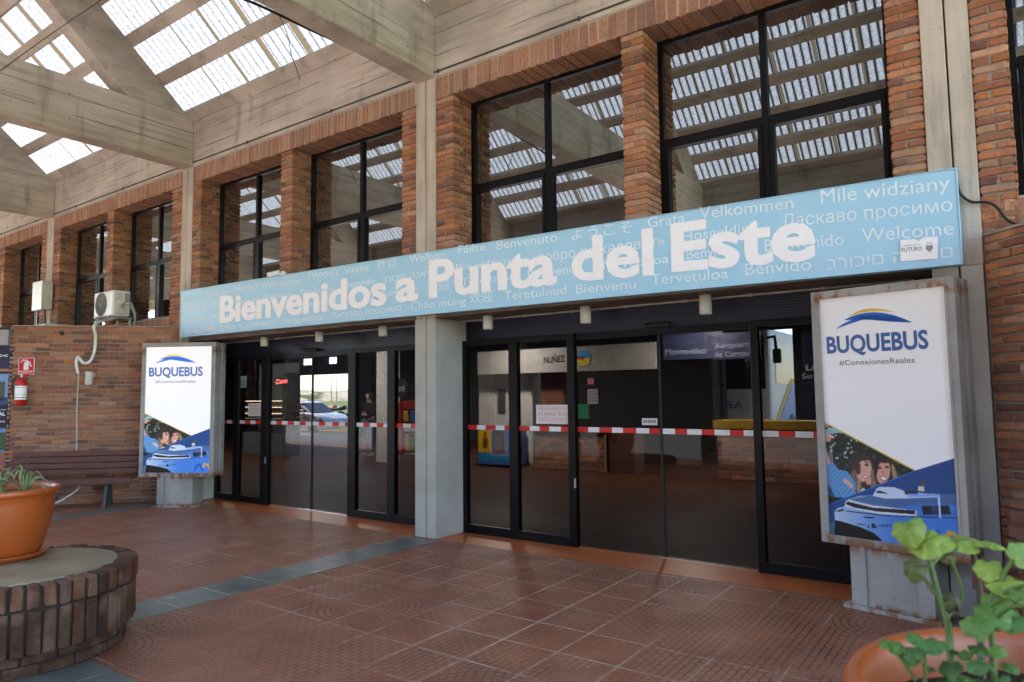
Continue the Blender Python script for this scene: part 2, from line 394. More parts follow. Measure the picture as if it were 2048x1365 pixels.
# ------------------------------------------------------------------ measurements
B = 5.2226                                  # bay width
ZB, ZT, ZSB, ZSILL = 5.36, 6.18, 5.09, 2.98
L = 8.04                                    # canopy span (towards the viewer, -Y)
COLX = [-3 * B, -2 * B, -B, 0, B, 2 * B]
clay = [(.43, .175, .080), (.38, .15, .072), (.46, .21, .105), (.32, .13, .07), (.41, .205, .12), (.28, .12, .072), (.45, .18, .078), (.21, .10, .07), (.46, .26, .16), (.35, .16, .09)]
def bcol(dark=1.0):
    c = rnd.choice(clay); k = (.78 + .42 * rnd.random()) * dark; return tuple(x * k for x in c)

def pale(c, f=.45): return tuple(a * (1 - f) + b * f for a, b in zip(c, (.43, .265, .19)))
# ------------------------------------------------------------------ ground
def sheet(name, x0, x1, y0, y1, z, mat, kind='structure', label=None, cat=None):
    mb = MB(); mb.add([(x0, y0, z), (x1, y0, z), (x1, y1, z), (x0, y1, z)], [(0, 1, 2, 3)]); o = mb.build(name, mat)
    if kind: o['kind'] = kind
    if label: tag(o, label, cat)
    return o
sheet('ground', -900, 700, -400, 900, -.06, 'grass')
sheet('paving', -28, 12, -9.5, 0.0, 0, 'paving')
sheet('forecourt', -60, 40, -60, -9.5, -.03, 'forecourt')
sheet('threshold', -5.05, 5.05, 0.0, .62, .001, 'threshold')
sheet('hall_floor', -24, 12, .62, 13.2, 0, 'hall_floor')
sheet('road', -60, 30, 13.2, 33, -.04, 'asphalt')
# slate bands let into the paving, one per column line, and one across
mb = MB()
for cx in (-2 * B, -B, 0, B):
    y = -.085
    while y > -8.2:
        y2 = max(y - .415, -8.2); mb.box((cx - .222, y2 + .004, -.02), (cx + .222, y - .004, .004)); y = y2
x = -5.0
for x0, x1 in ((-4.98, -.228), (.228, 4.98)):
    x = x0
    while x < x1 - .05:
        x2 = min(x + .415, x1); mb.box((x + .004, -4.31, -.02), (x2 - .004, -3.87, .004)); x = x2
o = mb.build('slate_bands', 'slate', bevel=.002); o['kind'] = 'structure'
mb = MB()
for cx in (-2 * B, -B, 0, B): mb.add([(cx - .226, -8.2, .0022), (cx + .226, -8.2, .0022), (cx + .226, -.08, .0022), (cx - .226, -.08, .0022)], [(0, 1, 2, 3)])
o = mb.build('slate_bedding', 'joint'); o['kind'] = 'structure'

# ------------------------------------------------------------------ terminal building
TB = thing('terminal_building', 'brick and concrete terminal building with two glazed entrances under the canopy', 'building')
def column(cx, lower):
    mb = MB()
    for a, b in ((-.160, -.006), (.006, .148)): mb.cbox((cx + a, 0, lower), (cx + b, .42, ZB - .002), .006)
    mb.box((cx - .15, .016, lower), (cx + .14, .40, ZB - .01), 1)
    c = mb.build('column', ['concrete_col', 'groove'], TB)
    if lower > 0:
        mb = MB()
        for a, b in ((-.172, -.006), (.006, .143)): mb.cbox((cx + a, -.003, 0), (cx + b, .62, lower - .002), .005)
        mb.box((cx - .16, .02, 0), (cx + .13, .6, lower - .004), 1)
        mb.build('column_base', ['concrete_paint', 'groove'], c)
for cx in COLX: column(cx, 2.5)
# ring beam with a thin rail along its foot
mb = MB(); mb.cbox((-28, 0, ZB), (COLX[-1] + .2, .42, ZT), .012)
o = mb.build('ring_beam', 'concrete', TB)
mb = MB(); mb.box((-22, -.016, ZB + .050), (10.4, -.001, ZB + .066))
for i in range(13): mb.box((-15 + i * 1.9, -.020, ZB + .035), (-14.98 + i * 1.9, -.001, ZB + .078))
mb.build('cable_rail', 'dgrey', TB)
# brick piers between the windows: real bricks, two-deep bond
def pier(x0, x1, z0=2.62, z1=ZSB, ch=.0632, left_on=True):
    mb = MB(); mb.box((x0 + .017, .029, z0), (x1 - .017, .40, z1), 1)
    z, k = z0, 0; j = .008
    while z < z1 - .02:
        h = min(ch, z1 - z) - .0125
        def br(a, b, c, d):
            e, g_ = (rnd.random() - .5) * .006, (rnd.random() - .5) * .005; mb.cbox((a + g_, c + e, z + .0065), (b + g_, d, z + .0065 + h), .007, 0, bcol(), None, j)
        if k % 2 == 0:
            br(x0, x1, .012, .125); br(x0, x1, .137, .255); br(x0, x1, .267, .398)
        else:
            mid = (x0 + x1) / 2 + (rnd.random() - .5) * .02
            br(x0, mid - .006, .012, .20); br(mid + .006, x1, .012, .20); br(x0, x1, .212, .398); mb.box((mid - .014, .020, z + .008), (mid + .014, .19, z + h), 1)
        z += ch; k += 1
    mb.build('brick_pier', ['brick', 'mortar'], TB)
WIN = [(.42, 2.56), (2.80, 4.83), (-4.84, -2.795), (-2.535, -.408), (-10.0, -8.0), (-7.745, -5.72), (-15.2, -13.2), (-12.9, -10.90), (5.597, 7.75), (8.0, 10.1)]
PIER = [(.15, .42), (2.56, 2.80), (4.83, 5.06), (-5.074, -4.84), (-2.795, -2.535), (-.408, -.162), (-10.295, -10.0), (-8.0, -7.745), (-5.72, -5.385),
        (-13.2, -12.9), (-10.90, -10.61), (5.372, 5.597)]
for a, b in PIER: pier(a, b)
# soldier course lintels
def soldiers(x0, x1, z0, z1, pitch, depth=.40, name='brick_lintel', y0=.010):
    mb = MB(); mb.box((x0, y0 + .007, z0 + .014), (x1, depth, z1), 1); x = x0 + .004
    while x < x1 - .02:
        p = pitch * (.93 + .14 * rnd.random()); x2 = min(x + p, x1)
        mb.cbox((x, y0 + (rnd.random() - .5) * .006, z0 + (rnd.random() - .5) * .012), (x2 - .013, depth - .01, z1 - .012), .006, 0, pale(bcol(1.0)), None, .009); x = x2
    return mb.build(name, ['brick', 'mortar_pale'], TB)
for i, cx in enumerate(COLX[:-1]):
    soldiers(cx + .15, COLX[i + 1] - .162, ZSB, ZB - .004, .104 if cx >= 0 else .068)
for i, cx in enumerate(COLX[:-1]): soldiers(cx + .15, COLX[i + 1] - .162, 2.72, ZSILL - .02, .068, .42, 'brick_sill', .016)
# brick panels under the sills (behind sign and side walls), closing the hall
mb = MB()
for i, cx in enumerate(COLX[:-1]): mb.box((cx + .15, .03, 2.505 if cx in (COLX[2], COLX[3]) else 0), (COLX[i + 1] - .165, .40, 2.72))
mb.build('spandrel_wall', 'mortar', TB)
# windows
def window(x0, x1):
    z0, z1 = ZSILL - .02, ZSB + .005; y = .335; mx = (x0 + x1) / 2; zt = 4.06; mb = MB()
    t = .05
    mb.box((x0, y, z0), (x0 + t, y + .07, z1)); mb.box((x1 - t, y, z0), (x1, y + .07, z1)); mb.box((x0 + t, y + .002, z1 - t), (x1 - t, y + .068, z1)); mb.box((x0 + t, y + .002, z0), (x1 - t, y + .068, z0 + t))
    mb.box((mx - .03, y - .004, z0 + t), (mx + .03, y + .066, z1 - t)); 
    for a, b in ((x0 + t, mx - .03), (mx + .03, x1 - t)):
        mb.box((a, y + .004, zt - .025), (b, y + .064, zt + .025))
        # opening sash in the lower half
        mb.box((a + .004, y - .012, zt - .075), (b - .004, y + .05, zt - .030)); mb.box((a + .004, y - .012, z0 + t + .003), (b - .004, y + .05, z0 + t + .045))
        mb.box((a + .004, y - .011, z0 + t + .046), (a + .042, y + .049, zt - .076)); mb.box((b - .042, y - .011, z0 + t + .046), (b - .004, y + .049, zt - .076))
    o = mb.build('window', 'frame', TB, bevel=.004)
    mb = MB(); yy = y + .03
    for a, b in ((x0 + t - .004, mx - .028), (mx + .028, x1 - t + .004)):
        for c, d in ((z0 + t + .03, zt - .06), (zt + .02, z1 - t + .004)):
            e = (rnd.random() - .5) * .004
            mb.add([(a, yy + e, c), (b, yy - e, c), (b, yy - e, d), (a, yy + e, d)], [(0, 1, 2, 3)])
    mb.build('pane', 'glass', o)
for a, b in WIN: window(a, b)
# concrete head over the doors, carrying the sign
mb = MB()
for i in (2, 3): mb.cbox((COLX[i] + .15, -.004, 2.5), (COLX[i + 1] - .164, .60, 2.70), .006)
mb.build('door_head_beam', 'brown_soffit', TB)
YD = .50
def wx(px, py=870): return onY(px, py, YD).x
def doorway(xa, xb, st, seam, lights):
    """dark fascia above, fixed framed lights left and right, two frameless sliding leaves between"""
    f = MB(); zt = 2.20
    f.box((xa, YD + .06, zt + .06), (xb, YD + .12, 2.498))
    for k in range(9): f.box((xa + .003, YD + .052, zt + .075 + k * .026), (xb - .003, YD + .06, zt + .089 + k * .026))
    head = f.build('door_fascia', 'shutter', TB)
    f = MB(); f.tube([(seam - .13, YD + .02, zt + .085), (seam + .13, YD + .02, zt + .085)], .03, 10); f.box((seam - .1, YD + .02, zt + .065), (seam + .1, YD + .052, zt + .105))
    f.build('motion_sensor', 'black', head)
    (l0, l1), (r0_, r1) = st
    fr = MB(); fr.box((l1 + .001, YD + .01, zt - .01), (r0_ - .001, YD + .09, zt + .058))
    slide = fr.build('sliding_door', 'frame', TB)
    for a, b in ((l1, seam - .003), (seam + .003, r0_)):
        g = MB(); g.box((a, YD + .04, .004), (b, YD + .05, zt - .01)); g.build('glass_leaf', 'door_glass', slide)
    g = MB(); g.box((seam - .014, YD + .034, .012), (seam + .001, YD + .056, zt - .012)); g.box((seam + .002, YD + .036, .012), (seam + .012, YD + .054, zt - .012)); g.build('leaf_edge_seal', 'black', slide)
    out = [slide]
    for side in (0, 1):
        xs = lights[side]; fr = MB(); gl = MB()
        for a, b in xs: fr.box((a, YD - .02, .0), (b, YD + .055, zt + .058))
        for (a, b), (c, d) in zip(xs[:-1], xs[1:]):
            fr.box((b, YD - .018, .0), (c, YD + .05, .10)); fr.box((b, YD - .018, zt), (c, YD + .05, zt + .056))
            gl.box((b - .005, YD + .012, .09), (c + .005, YD + .018, zt + .01))
        p = fr.build('glazed_side_panel', 'frame', TB, bevel=.004); gl.build('pane', 'door_glass', p); out.append(p)
    return out
RD = doorway(.146, 5.047, ((wx(1138), wx(1152)), (wx(1508), wx(1524))), wx(1320),
             ([(.146, .20), (wx(1020), wx(1037)), (wx(1138), wx(1152))], [(wx(1508), wx(1524)), (wx(1680), wx(1700)), (4.99, 5.047)]))
LD = doorway(-5.07, -.176, ((wx(523), wx(537)), (wx(697), wx(712))), wx(619.5),
             ([(-5.07, -5.01), (wx(468), wx(478)), (wx(523), wx(537))], [(wx(697), wx(712)), (wx(776), wx(791)), (-.23, -.176)]))
def tape(xa, xb, y, parent, n0=0, seg=.137):
    mb = MB(); x = xa; k = n0
    while x < xb - .005:
        x2 = min(x + seg * (.9 + .2 * rnd.random()), xb); mb.box((x, y - .0015, 1.205), (x2, y, 1.257), k % 2); x = x2; k += 1
    mb.build('hazard_tape', ['tape_red', 'tape_white'], parent)
yt, ys = YD + .0115, YD + .0395
tape(.202, wx(1020), yt, RD[1], 0); tape(wx(1037), wx(1138), yt, RD[1], 0); tape(wx(1152), wx(1320) - .016, ys, RD[0], 0); tape(wx(1320) + .014, wx(1508), ys, RD[0], 1); tape(wx(1524), wx(1680), yt, RD[2], 1)
tape(wx(442), wx(468), yt, LD[1], 0); tape(wx(478), wx(523), yt, LD[1], 1); tape(wx(537), wx(619.5) - .016, ys, LD[0], 1); tape(wx(619.5) + .014, wx(697), ys, LD[0], 1); tape(wx(712), wx(776), yt, LD[2], 1); tape(wx(791), -.232, yt, LD[2], 0)
for d, px in ((RD[1], 1145), (LD[1], 531)):
    mb = MB(); x = wx(px); mb.box((x + .03, YD - .035, .62), (x + .05, YD - .0205, .72)); mb.build('door_lock', 'steel', d)
# hall shell
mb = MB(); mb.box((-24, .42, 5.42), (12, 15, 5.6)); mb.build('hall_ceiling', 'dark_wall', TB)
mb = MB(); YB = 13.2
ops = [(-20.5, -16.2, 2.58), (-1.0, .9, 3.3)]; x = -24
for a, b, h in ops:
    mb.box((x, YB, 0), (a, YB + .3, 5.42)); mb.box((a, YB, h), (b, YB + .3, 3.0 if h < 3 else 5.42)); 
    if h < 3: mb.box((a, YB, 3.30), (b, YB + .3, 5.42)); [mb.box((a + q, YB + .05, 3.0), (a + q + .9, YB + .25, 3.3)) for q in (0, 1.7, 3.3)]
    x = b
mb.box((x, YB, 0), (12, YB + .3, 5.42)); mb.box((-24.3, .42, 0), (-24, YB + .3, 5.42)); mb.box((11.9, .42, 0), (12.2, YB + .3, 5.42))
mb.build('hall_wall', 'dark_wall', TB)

# ------------------------------------------------------------------ canopy roof
CR = thing('canopy_roof', 'pitched concrete canopy roof with corrugated translucent sheets above the forecourt', 'canopy')
TAN = .89; ZR0 = 6.165
def zr(y): return ZR0 + TAN * (-y - .1) if y > -L / 2 else ZR0 + TAN * (y + L - .1)
CANX = [-5 * B, -4 * B] + COLX
for cx in CANX:
    mb = MB(); mb.cbox((cx - .160, -L + .0, ZB), (cx + .148, -.001, ZT - .012), .014); mb.build('tie_beam', 'concrete', CR)
    for s in (0, 1):
        f = (lambda y: y) if s == 0 else (lambda y: -L - y)
        prof = [(-.10, ZR0), (-L / 2, zr(-L / 2 + 1e-6)), (-L / 2, zr(-L / 2 + 1e-6) - .84), (-1.045, ZR0 - .002)]
        mb = MB(); mb.prism(prof, cx - .152, cx + .140, lambda a, b, d: (d, f(a), b)); mb.build('rafter', 'concrete_plain', CR, bevel=.012, recalc=True)
X0, X1 = -5 * B - 1.5, 2 * B + .3
nrm = Vector((0, -TAN, -1)).normalized()
for s in (0, 1):
    f = (lambda y: y) if s == 0 else (lambda y: -L - y)
    ys_ = [-.013] + [-.497 - .486 * k for k in range(8)]
    for y in ys_:
        y2 = y - .135; off = .16; dy, dz = off * TAN / math.hypot(1, TAN), off / math.hypot(1, TAN)
        if y2 < -L / 2: y2 = -L / 2
        prof = [(y, zr(y) + .002), (y2, zr(y2) + .002), (y2 + dy, zr(y2) + dz), (y + dy, zr(y) + dz)]
        mb = MB(); mb.prism(prof, X0, X1, lambda a, b, d: (d, f(a), b)); mb.build('purlin', 'concrete_plain', CR, bevel=.008, recalc=True)
    for i in range(-5, 2):
        a, b = i * B, (i + 1) * B
        if i == -5: a -= 1.5
        n = int((b - a) / .0233); mb = MB(); vs = []
        for k in range(n + 1):
            x = a + (b - a) * k / n; h = .022 * math.cos(2 * math.pi * x / .14)
            for y in (.10, -L / 2 - .13):
                q = .19 + h; vs.append((x, f(y + q * TAN / math.hypot(1, TAN)), ZR0 + TAN * (-y - .1) + q / math.hypot(1, TAN)))
        mb.add(vs, [(2 * k, 2 * k + 2, 2 * k + 3, 2 * k + 1) for k in range(n)], 0, (1, 1, 1), True); mb.build('roof_sheet', 'sheet', CR)
# far side of the forecourt, seen only as a reflection
OB = thing('opposite_terminal_wing', 'dark brick wing across the forecourt, seen mirrored in the glass', 'building')
for cx in CANX: mb = MB(); mb.box((cx - .16, -L - .42, 0), (cx + .15, -L, ZB)); mb.build('column', 'concrete_col', OB)
mb = MB(); mb.cbox((-28, -L - .42, ZB), (COLX[-1] + .2, -L, ZT), .012); mb.build('ring_beam', 'concrete', OB)
mb = MB(); mb.box((-34, -L - 14, 0), (26, -L - 13.5, 10)); mb.build('wall', 'dark_wall', OB)


# ------------------------------------------------------------------ side walls of brick
def brick_wall(name, label, P0, U, n, length, height, thick=.24, ch=.0655, bl=.262):
    """running bond of single bricks; face lies on the plane through P0 with normal n"""
    mb = MB(); T = Matrix.Translation(P0) @ Matrix((U, -n, Vector((0, 0, 1)))).transposed().to_4x4()
    flip = U.cross(-n).z < 0
    mb.box((0.018, .018, 0), (length - .026, thick - .012, height - .012), 1, (1, 1, 1), T)
    k = 0; z = 0
    nrow = int(round(height / ch)); ch = height / nrow
    for k in range(nrow):
        z = k * ch; x = -(bl * (.5 if k % 2 else 0)) - rnd.random() * .03
        while x < length:
            x2 = x + bl * (.92 + .16 * rnd.random()); a, b = max(x, 0), min(x2 - .012, length)
            if b - a > .03:
                d = (rnd.random() - .5) * .009
                mb.cbox((a, d, z + .0085), (b, thick, z + ch - .0065), .007, 0, bcol(.92), T, .009); mb.box((b - .004, .011, z + .012), (b + .016, .1, z + ch - .010), 1, (1, 1, 1), T)
            x = x2
    mb.box((0, .004, height - .002), (length, thick, height + .018), 1, (1, 1, 1), T)
    o = mb.build(name, ['brick', 'mortar'], None, recalc=flip)
    tag(o, label, 'wall'); return o
c45 = math.cos(R(45.7)); s45 = math.sin(R(45.7))
LP, LU, LN = Vector((-5.385, -.002, 0)), Vector((-c45, -s45, 0)), Vector((s45, -c45, 0))
brick_wall('brick_wall', 'low brick side wall behind the bench, carrying the fire extinguisher', LP, LU, LN, 2.42, 2.76)
RP, RU = Vector((5.375, -.002, 0)), Vector((math.cos(R(47)), -math.sin(R(47)), 0)); RN = Vector((-math.sin(R(47)), -math.cos(R(47)), 0))
brick_wall('brick_wall', 'low brick side wall at the right edge, behind the large lightbox', RP, RU, RN, 2.4, 2.70)
def LW(s, off, z): return LP + LU * s + LN * off + Vector((0, 0, z))
TL = Matrix.Translation(LP) @ Matrix((LU, LN, Vector((0, 0, 1)))).transposed().to_4x4()      # (s, off, z) on the left wall

# ------------------------------------------------------------------ welcome sign
YS = -.12
S = thing('welcome_sign', 'long light blue welcome banner sign lettered in many languages above the doors', 'sign', None, (0, YS, 2.5))
c_tl, c_tr, c_br, c_bl = onY(362, 583, YS), onY(1912, 337, YS), onY(1925, 528, YS), onY(362, 675, YS)
mb = MB(); ps = [c_bl, c_br, c_tr, c_tl]
vs = [tuple(p) for p in ps] + [(p.x, YS + .10, p.z) for p in ps]
mb.add(vs, [(0, 1, 2, 3), (7, 6, 5, 4), (0, 4, 5, 1), (1, 5, 6, 2), (2, 6, 7, 3), (3, 7, 4, 0)]); mb.build('panel', 'sign_blue', S, recalc=True)
mb = MB()
for a, b in ((c_tl, c_tr), (c_bl, c_br)):
    mb.tube([a + Vector((0, -.002, 0)), b + Vector((0, -.002, 0))], .006, 4)
for p0_, p1_ in ((c_tl, c_bl), (c_tr, c_br)): mb.tube([p0_ + Vector((0, -.002, 0)), p1_ + Vector((0, -.002, 0))], .006, 4)
for i in range(1, 8):
    a, b = c_tl.lerp(c_tr, i / 8), c_bl.lerp(c_br, i / 8); mb.box((a.x - .001, YS - .0012, b.z + .01), (a.x + .001, YS + .01, a.z - .01))
mb.build('trim', 'sign_blue', S)
def sign_text(mb, txt, xl, yl, xr, yr, capl, capr=None, eps=.003, bold=0.0):
    a, b = onY(xl, yl, YS), onY(xr, yr, YS); capr = capr or capl
    ha = (onY(xl, yl - capl, YS) - a).z; hb = (onY(xr, yr - capr, YS) - b).z
    put_text(mb, txt, lambda s, t: (a.x + (b.x - a.x) * s, YS - eps, a.z + (b.z - a.z) * s + t * (ha + (hb - ha) * s)), 0, (1, 1, 1), bold)
small = [("Bienvenido", 363, 605, 407, 598, 11), ("Welcome", 413, 595, 461, 588, 11), ("Herzlich Willkommen", 471, 584, 603, 567, 13), ("Ողջույն", 617, 560, 676, 551, 16),
 ("Vítejte", 689, 549, 738, 541, 14), ("歡迎", 754, 540, 793, 534, 15), ("Welkom", 819, 526, 893, 516, 16), ("Fáilte", 917, 508, 971, 501, 17), ("Benvenuto", 994, 500, 1115, 483, 19),
 ("ようこそ", 1143, 480, 1265, 464, 21), ("Grata", 1296, 456, 1370, 446, 22), ("Velkommen", 1400, 439, 1587, 417, 25), ("Mile widziany", 1642, 408, 1901, 379, 30),
 ("Dobrodošli", 363, 625, 413, 618, 11), ("欢迎", 422, 616, 445, 612, 12), ("Teretulnud", 470, 612, 527, 604, 12), ("Bienvenu", 529, 600, 583, 593, 12), ("Tervetuloa", 600, 592, 668, 582, 13),
 ("Benvido", 690, 577, 750, 568, 14), ("ברוכים הבאים", 765, 566, 868, 551, 14), ("Mile widziany", 912, 543, 1022, 528, 16), ("добро пожаловать", 1075, 526, 1331, 490, 20),
 ("Hosgeldin", 1366, 484, 1498, 466, 22), ("Ласкаво просимо", 1566, 455, 1905, 422, 26),
 ("Bem-vindo", 363, 646, 415, 640, 11), ("Welkom", 420, 639, 470, 632, 11), ("Vítejte", 482, 632, 520, 627, 11), ("Fáilte Bienvenido", 540, 624, 660, 608, 12), ("Velkommen", 740, 598, 836, 584, 14), ("欢迎", 854, 584, 898, 577, 16),
 ("Teretulnud", 923, 573, 1037, 557, 17), ("Bienvenu", 1056, 559, 1150, 545, 18), ("Tervetuloa", 1200, 541, 1338, 526, 19), ("Benvido", 1374, 520, 1464, 508, 22), ("Bienvenido", 1530, 504, 1688, 490, 26), ("Welcome", 1724, 485, 1908, 469, 29),
 ("Mile widziany", 363, 669, 428, 662, 11), ("добро пожаловать", 438, 662, 549, 650, 12), ("Hoşgeldiniz", 568, 649, 645, 640, 13), ("Ласкаво просимо", 662, 639, 802, 622, 14), ("Chào mừng", 822, 620, 932, 609, 16),
 ("欢迎", 940, 607, 986, 601, 18), ("Teretulnud", 1009, 601, 1133, 588, 19), ("Bienvenu", 1152, 588, 1272, 577, 20), ("Tervetuloa", 1303, 570, 1457, 557, 22), ("Benvido", 1491, 551, 1623, 540, 25), ("ברוכים הבאים", 1654, 540, 1906, 514, 25)]
for k, t in enumerate(small): mb = MB(); sign_text(mb, *t, eps=.0030 + (k % 3) * .0003); mb.build('greeting_lettering', 'letter_pale', S)
for t in [("Bienvenidos", 441, 645, 772, 608, 53, 64), ("a", 793, 603, 835, 598, 66, 68), ("Punta", 860, 594, 1112, 566, 74, 86), ("del", 1146, 561, 1306, 547, 86, 93), ("Este", 1346, 541, 1630, 516, 95, 112)]:
    mb = MB()
    for k, (dx, dy) in enumerate([(0, 0)] + [(1.75 * math.cos(a * .7854), 1.25 * math.sin(a * .7854)) for a in range(8)]):      # heavy weight: the outline struck several times
        q = (t[0], t[1] + dx * t[5] / 60, t[2] + dy * t[5] / 60, t[3] + dx * t[6] / 60, t[4] + dy * t[6] / 60) + t[5:]; sign_text(mb, *q, eps=.0042 + k * .00012, bold=.016)
    mb.build('headline_lettering', 'letter_white', S)
mb = MB()
def sq(x0, y0, x1, y1, y2, y3, e):     # patch on the sign from picture corners TL TR BR BL
    P = [onY(x0, y0, YS), onY(x1, y1, YS), onY(x1, y2, YS), onY(x0, y3, YS)]; return [(p.x, YS - e, p.z) for p in P]
P = sq(1801, 481, 1876, 474, 518, 523, .008); P = P[:1] + [tuple(onY(1830, 479, YS))[:1] + (YS - .008, onY(1830, 479, YS).z), (onY(1838, 483, YS).x, YS - .008, onY(1838, 483, YS).z), (onY(1846, 476, YS).x, YS - .008, onY(1846, 476, YS).z)] + P[1:]
mb.add(P, [tuple(range(len(P)))[::-1]]); badge = mb.build('white_badge', 'letter_white', S)
mb = MB()
for i in range(3): mb.add(sq(411 + i * 6.3, 653, 416 + i * 6.3, 652.4, 661, 661.8, .008), [(3, 2, 1, 0)])
mb.build('small_badge', 'letter_white', S)
mb = MB(); sign_text(mb, "FUTURO", 1804, 505, 1845, 501, 8, 8, .010, .02); sign_text(mb, "CONSTRUYENDO", 1804, 494.5, 1843, 491, 3, 3, .010)
q = onY(1859, 497, YS)
mb.prism([(q.x - .022, q.z + .02), (q.x + .022, q.z + .02), (q.x + .022, q.z - .005), (q.x, q.z - .032), (q.x - .022, q.z - .005)], YS - .009, YS - .0105, lambda a, b, d: (a, d, b))
for k in range(3): mb.box((q.x - .014 + k * .012, YS - .0105, q.z + .028), (q.x - .009 + k * .012, YS - .009, q.z + .042))
mb.build('badge_lettering', 'grey', badge)
inv(S)
# security camera on the sign
q = onY(552, 548, -.10)
K = thing('security_camera', 'small white bullet security camera on top of the blue sign', 'camera', None, (q.x, q.y, q.z - .06))
mb = MB(); hd = Vector((-.80, -.55, -.22)).normalized(); c0 = Vector(q) + Vector((0, -.02, .0))
mb.tube([c0 + hd * -.07, c0 + hd * -.065, c0 + hd * .09, c0 + hd * .10], [.03, .035, .037, .037], 16); mb.build('camera_body', 'white', K)
mb = MB(); mb.tube([c0 + hd * .1005, c0 + hd * .104], .031, 16); mb.build('lens', 'black', K)
mb = MB(); mb.tube([c0 + hd * -.06, c0 + Vector((.05, .05, -.01)), c0 + Vector((.08, .10, -.0))], .013, 8); mb.tube([c0 + Vector((.08, .06, 0)), c0 + Vector((.08, .105, 0))], .04, 14); mb.build('bracket', 'white', K)
inv(K)
# downlights under the head beam
names = ['leftmost', 'second from left', 'third from left', 'fourth from left', 'fifth from left', 'rightmost']
for i, (px, y1) in enumerate([(528.5, 693), (638.5, 684), (766, 673), (976, 659), (1171.5, 647), (1411.5, 629)]):
    q = onY(px, y1, .24); mb = MB(); zt = 2.499; zb = q.z
    D = thing('downlight', f'{names[i]} of six white cylinder downlights hanging under the blue sign', 'lamp', 'cylinder downlights under the sign', (q.x, .24, zt))
    mb.lathe([(.0, zt - zb), (.056, zt - zb), (.056, .004), (.053, 0), (.046, 0), (.044, .02), (.0, .022)], (q.x, .24, zb), 24); mb.build('housing', 'offwhite', D)
    mb = MB(); mb.lathe([(0, 0), (.043, 0)], (q.x, .24, zb + .018), 20); mb.build('lens', 'letter_white', D)
    inv(D)
mb = MB()
for a, b in ((-4.9, -.3), (.2, 4.9)):
    mb.tube([(a, .40, 2.485), (b, .40, 2.485)], .011, 8)
    x = a + .3
    while x < b: mb.box((x - .02, .385, 2.47), (x + .02, .415, 2.499)); x += .62
o = mb.build('conduit_pipe', 'grey'); tag(o, 'thin grey conduit pipe clipped under the concrete head behind the downlights', 'pipe')

# ------------------------------------------------------------------ printed poster, painted as a fine grid of coloured points
PW, PH = 210, 420
def z5(X, Y): return _uv(X / 2.967 + 1600, Y / 2.967 + 540)
def z6(X, Y): return _uv(X / 2.935 + 1600, Y / 2.935 + 900)
def _uv(x, y):
    u = (x - 1641) / 275; t, b = 600 - 34 * u, 1063 + 36 * u; return (u, (y - t) / (b - t))
SSA = 2; yy, xx = np.mgrid[0:PH * SSA, 0:PW * SSA]; UU, VV = (xx + .5) / (PW * SSA), (yy + .5) / (PH * SSA)
img = np.zeros((PH * SSA, PW * SSA, 3)); img[:] = (240, 239, 239)
prng = np.random.default_rng(5)
def inpoly(P):
    r = np.zeros(UU.shape, bool); n = len(P)
    for i in range(n):
        (x1, y1), (x2, y2) = P[i], P[i - 1]
        c = ((y1 > VV) != (y2 > VV)) & (UU < (x2 - x1) * (VV - y1) / (y2 - y1 + 1e-12) + x1); r ^= c
    return r
def fill(P, c, a=1.0, clip=None, soft=None):
    k = inpoly(P) if not isinstance(P, np.ndarray) else P
    if clip is not None: k = k & clip
    img[k] = img[k] * (1 - a) + np.array(c) * a
def ell(cx, cy, rx, ry, rot=0):
    asp = 2.0; dx, dy = (UU - cx), (VV - cy) * asp; c, s = math.cos(rot), math.sin(rot)
    return ((dx * c + dy * s) / rx) ** 2 + ((-dx * s + dy * c) / (ry * asp)) ** 2
def blob(cx, cy, rx, ry, c, rot=0, a=1.0, clip=None, soft=.25):
    e = ell(cx, cy, rx, ry, rot); w_ = np.clip((1 - e) / soft, 0, 1) * a
    if clip is not None: w_ = w_ * clip
    img[:] = img * (1 - w_[..., None]) + np.array(c) * w_[..., None]
photo = inpoly([(0, .53), (.715, .71), (0, .878)])
sea = inpoly([(0, .876), (.715, .708), (1, .652), (1, 1), (0, 1)])
fill(photo, (26, 30, 28))
for _ in range(160):
    u, v = prng.random() * .75, .53 + prng.random() * .33; g = prng.random()
    blob(u, v, .006 + .014 * prng.random(), .004 + .008 * prng.random(), (30 + 60 * g, 42 + 66 * g, 40 + 48 * g), prng.random() * 3, .6, photo)
for _ in range(26): blob(.03 + prng.random() * .24, .57 + prng.random() * .12, .007 + .006 * prng.random(), .005, (205, 215, 212), prng.random() * 3, .8, photo, .6)
fill([(.0, .70), (.05, .62), (.06, .70), (.1, .80), (0, .80)], (178, 196, 205), .5, photo)
# first woman: long brown hair, face, hand of the friend on her shoulder
blob(.30, .728, .105, .078, (58, 44, 38), .25, 1, photo); blob(.235, .765, .05, .06, (120, 96, 78), .3, .9, photo); blob(.385, .77, .035, .07, (140, 112, 90), -.15, .9, photo)
blob(.315, .722, .060, .052, (214, 164, 146), .30, 1, photo); blob(.345, .760, .026, .02, (205, 152, 132), 0, 1, photo)
blob(.272, .706, .02, .005, (48, 34, 30), .2, .9, photo); blob(.338, .700, .02, .005, (48, 34, 30), .2, .9, photo); blob(.272, .696, .024, .003, (60, 44, 38), .3, .8, photo); blob(.34, .690, .022, .003, (60, 44, 38), .2, .8, photo)
blob(.315, .722, .010, .010, (196, 138, 122), 0, .7, photo); blob(.322, .748, .030, .007, (160, 66, 66), .25, 1, photo); blob(.322, .7475, .022, .0035, (246, 238, 234), .25, 1, photo)
blob(.255, .70, .03, .045, (58, 44, 38), -.2, .9, photo); blob(.30, .672, .07, .012, (52, 40, 35), .1, .9, photo)
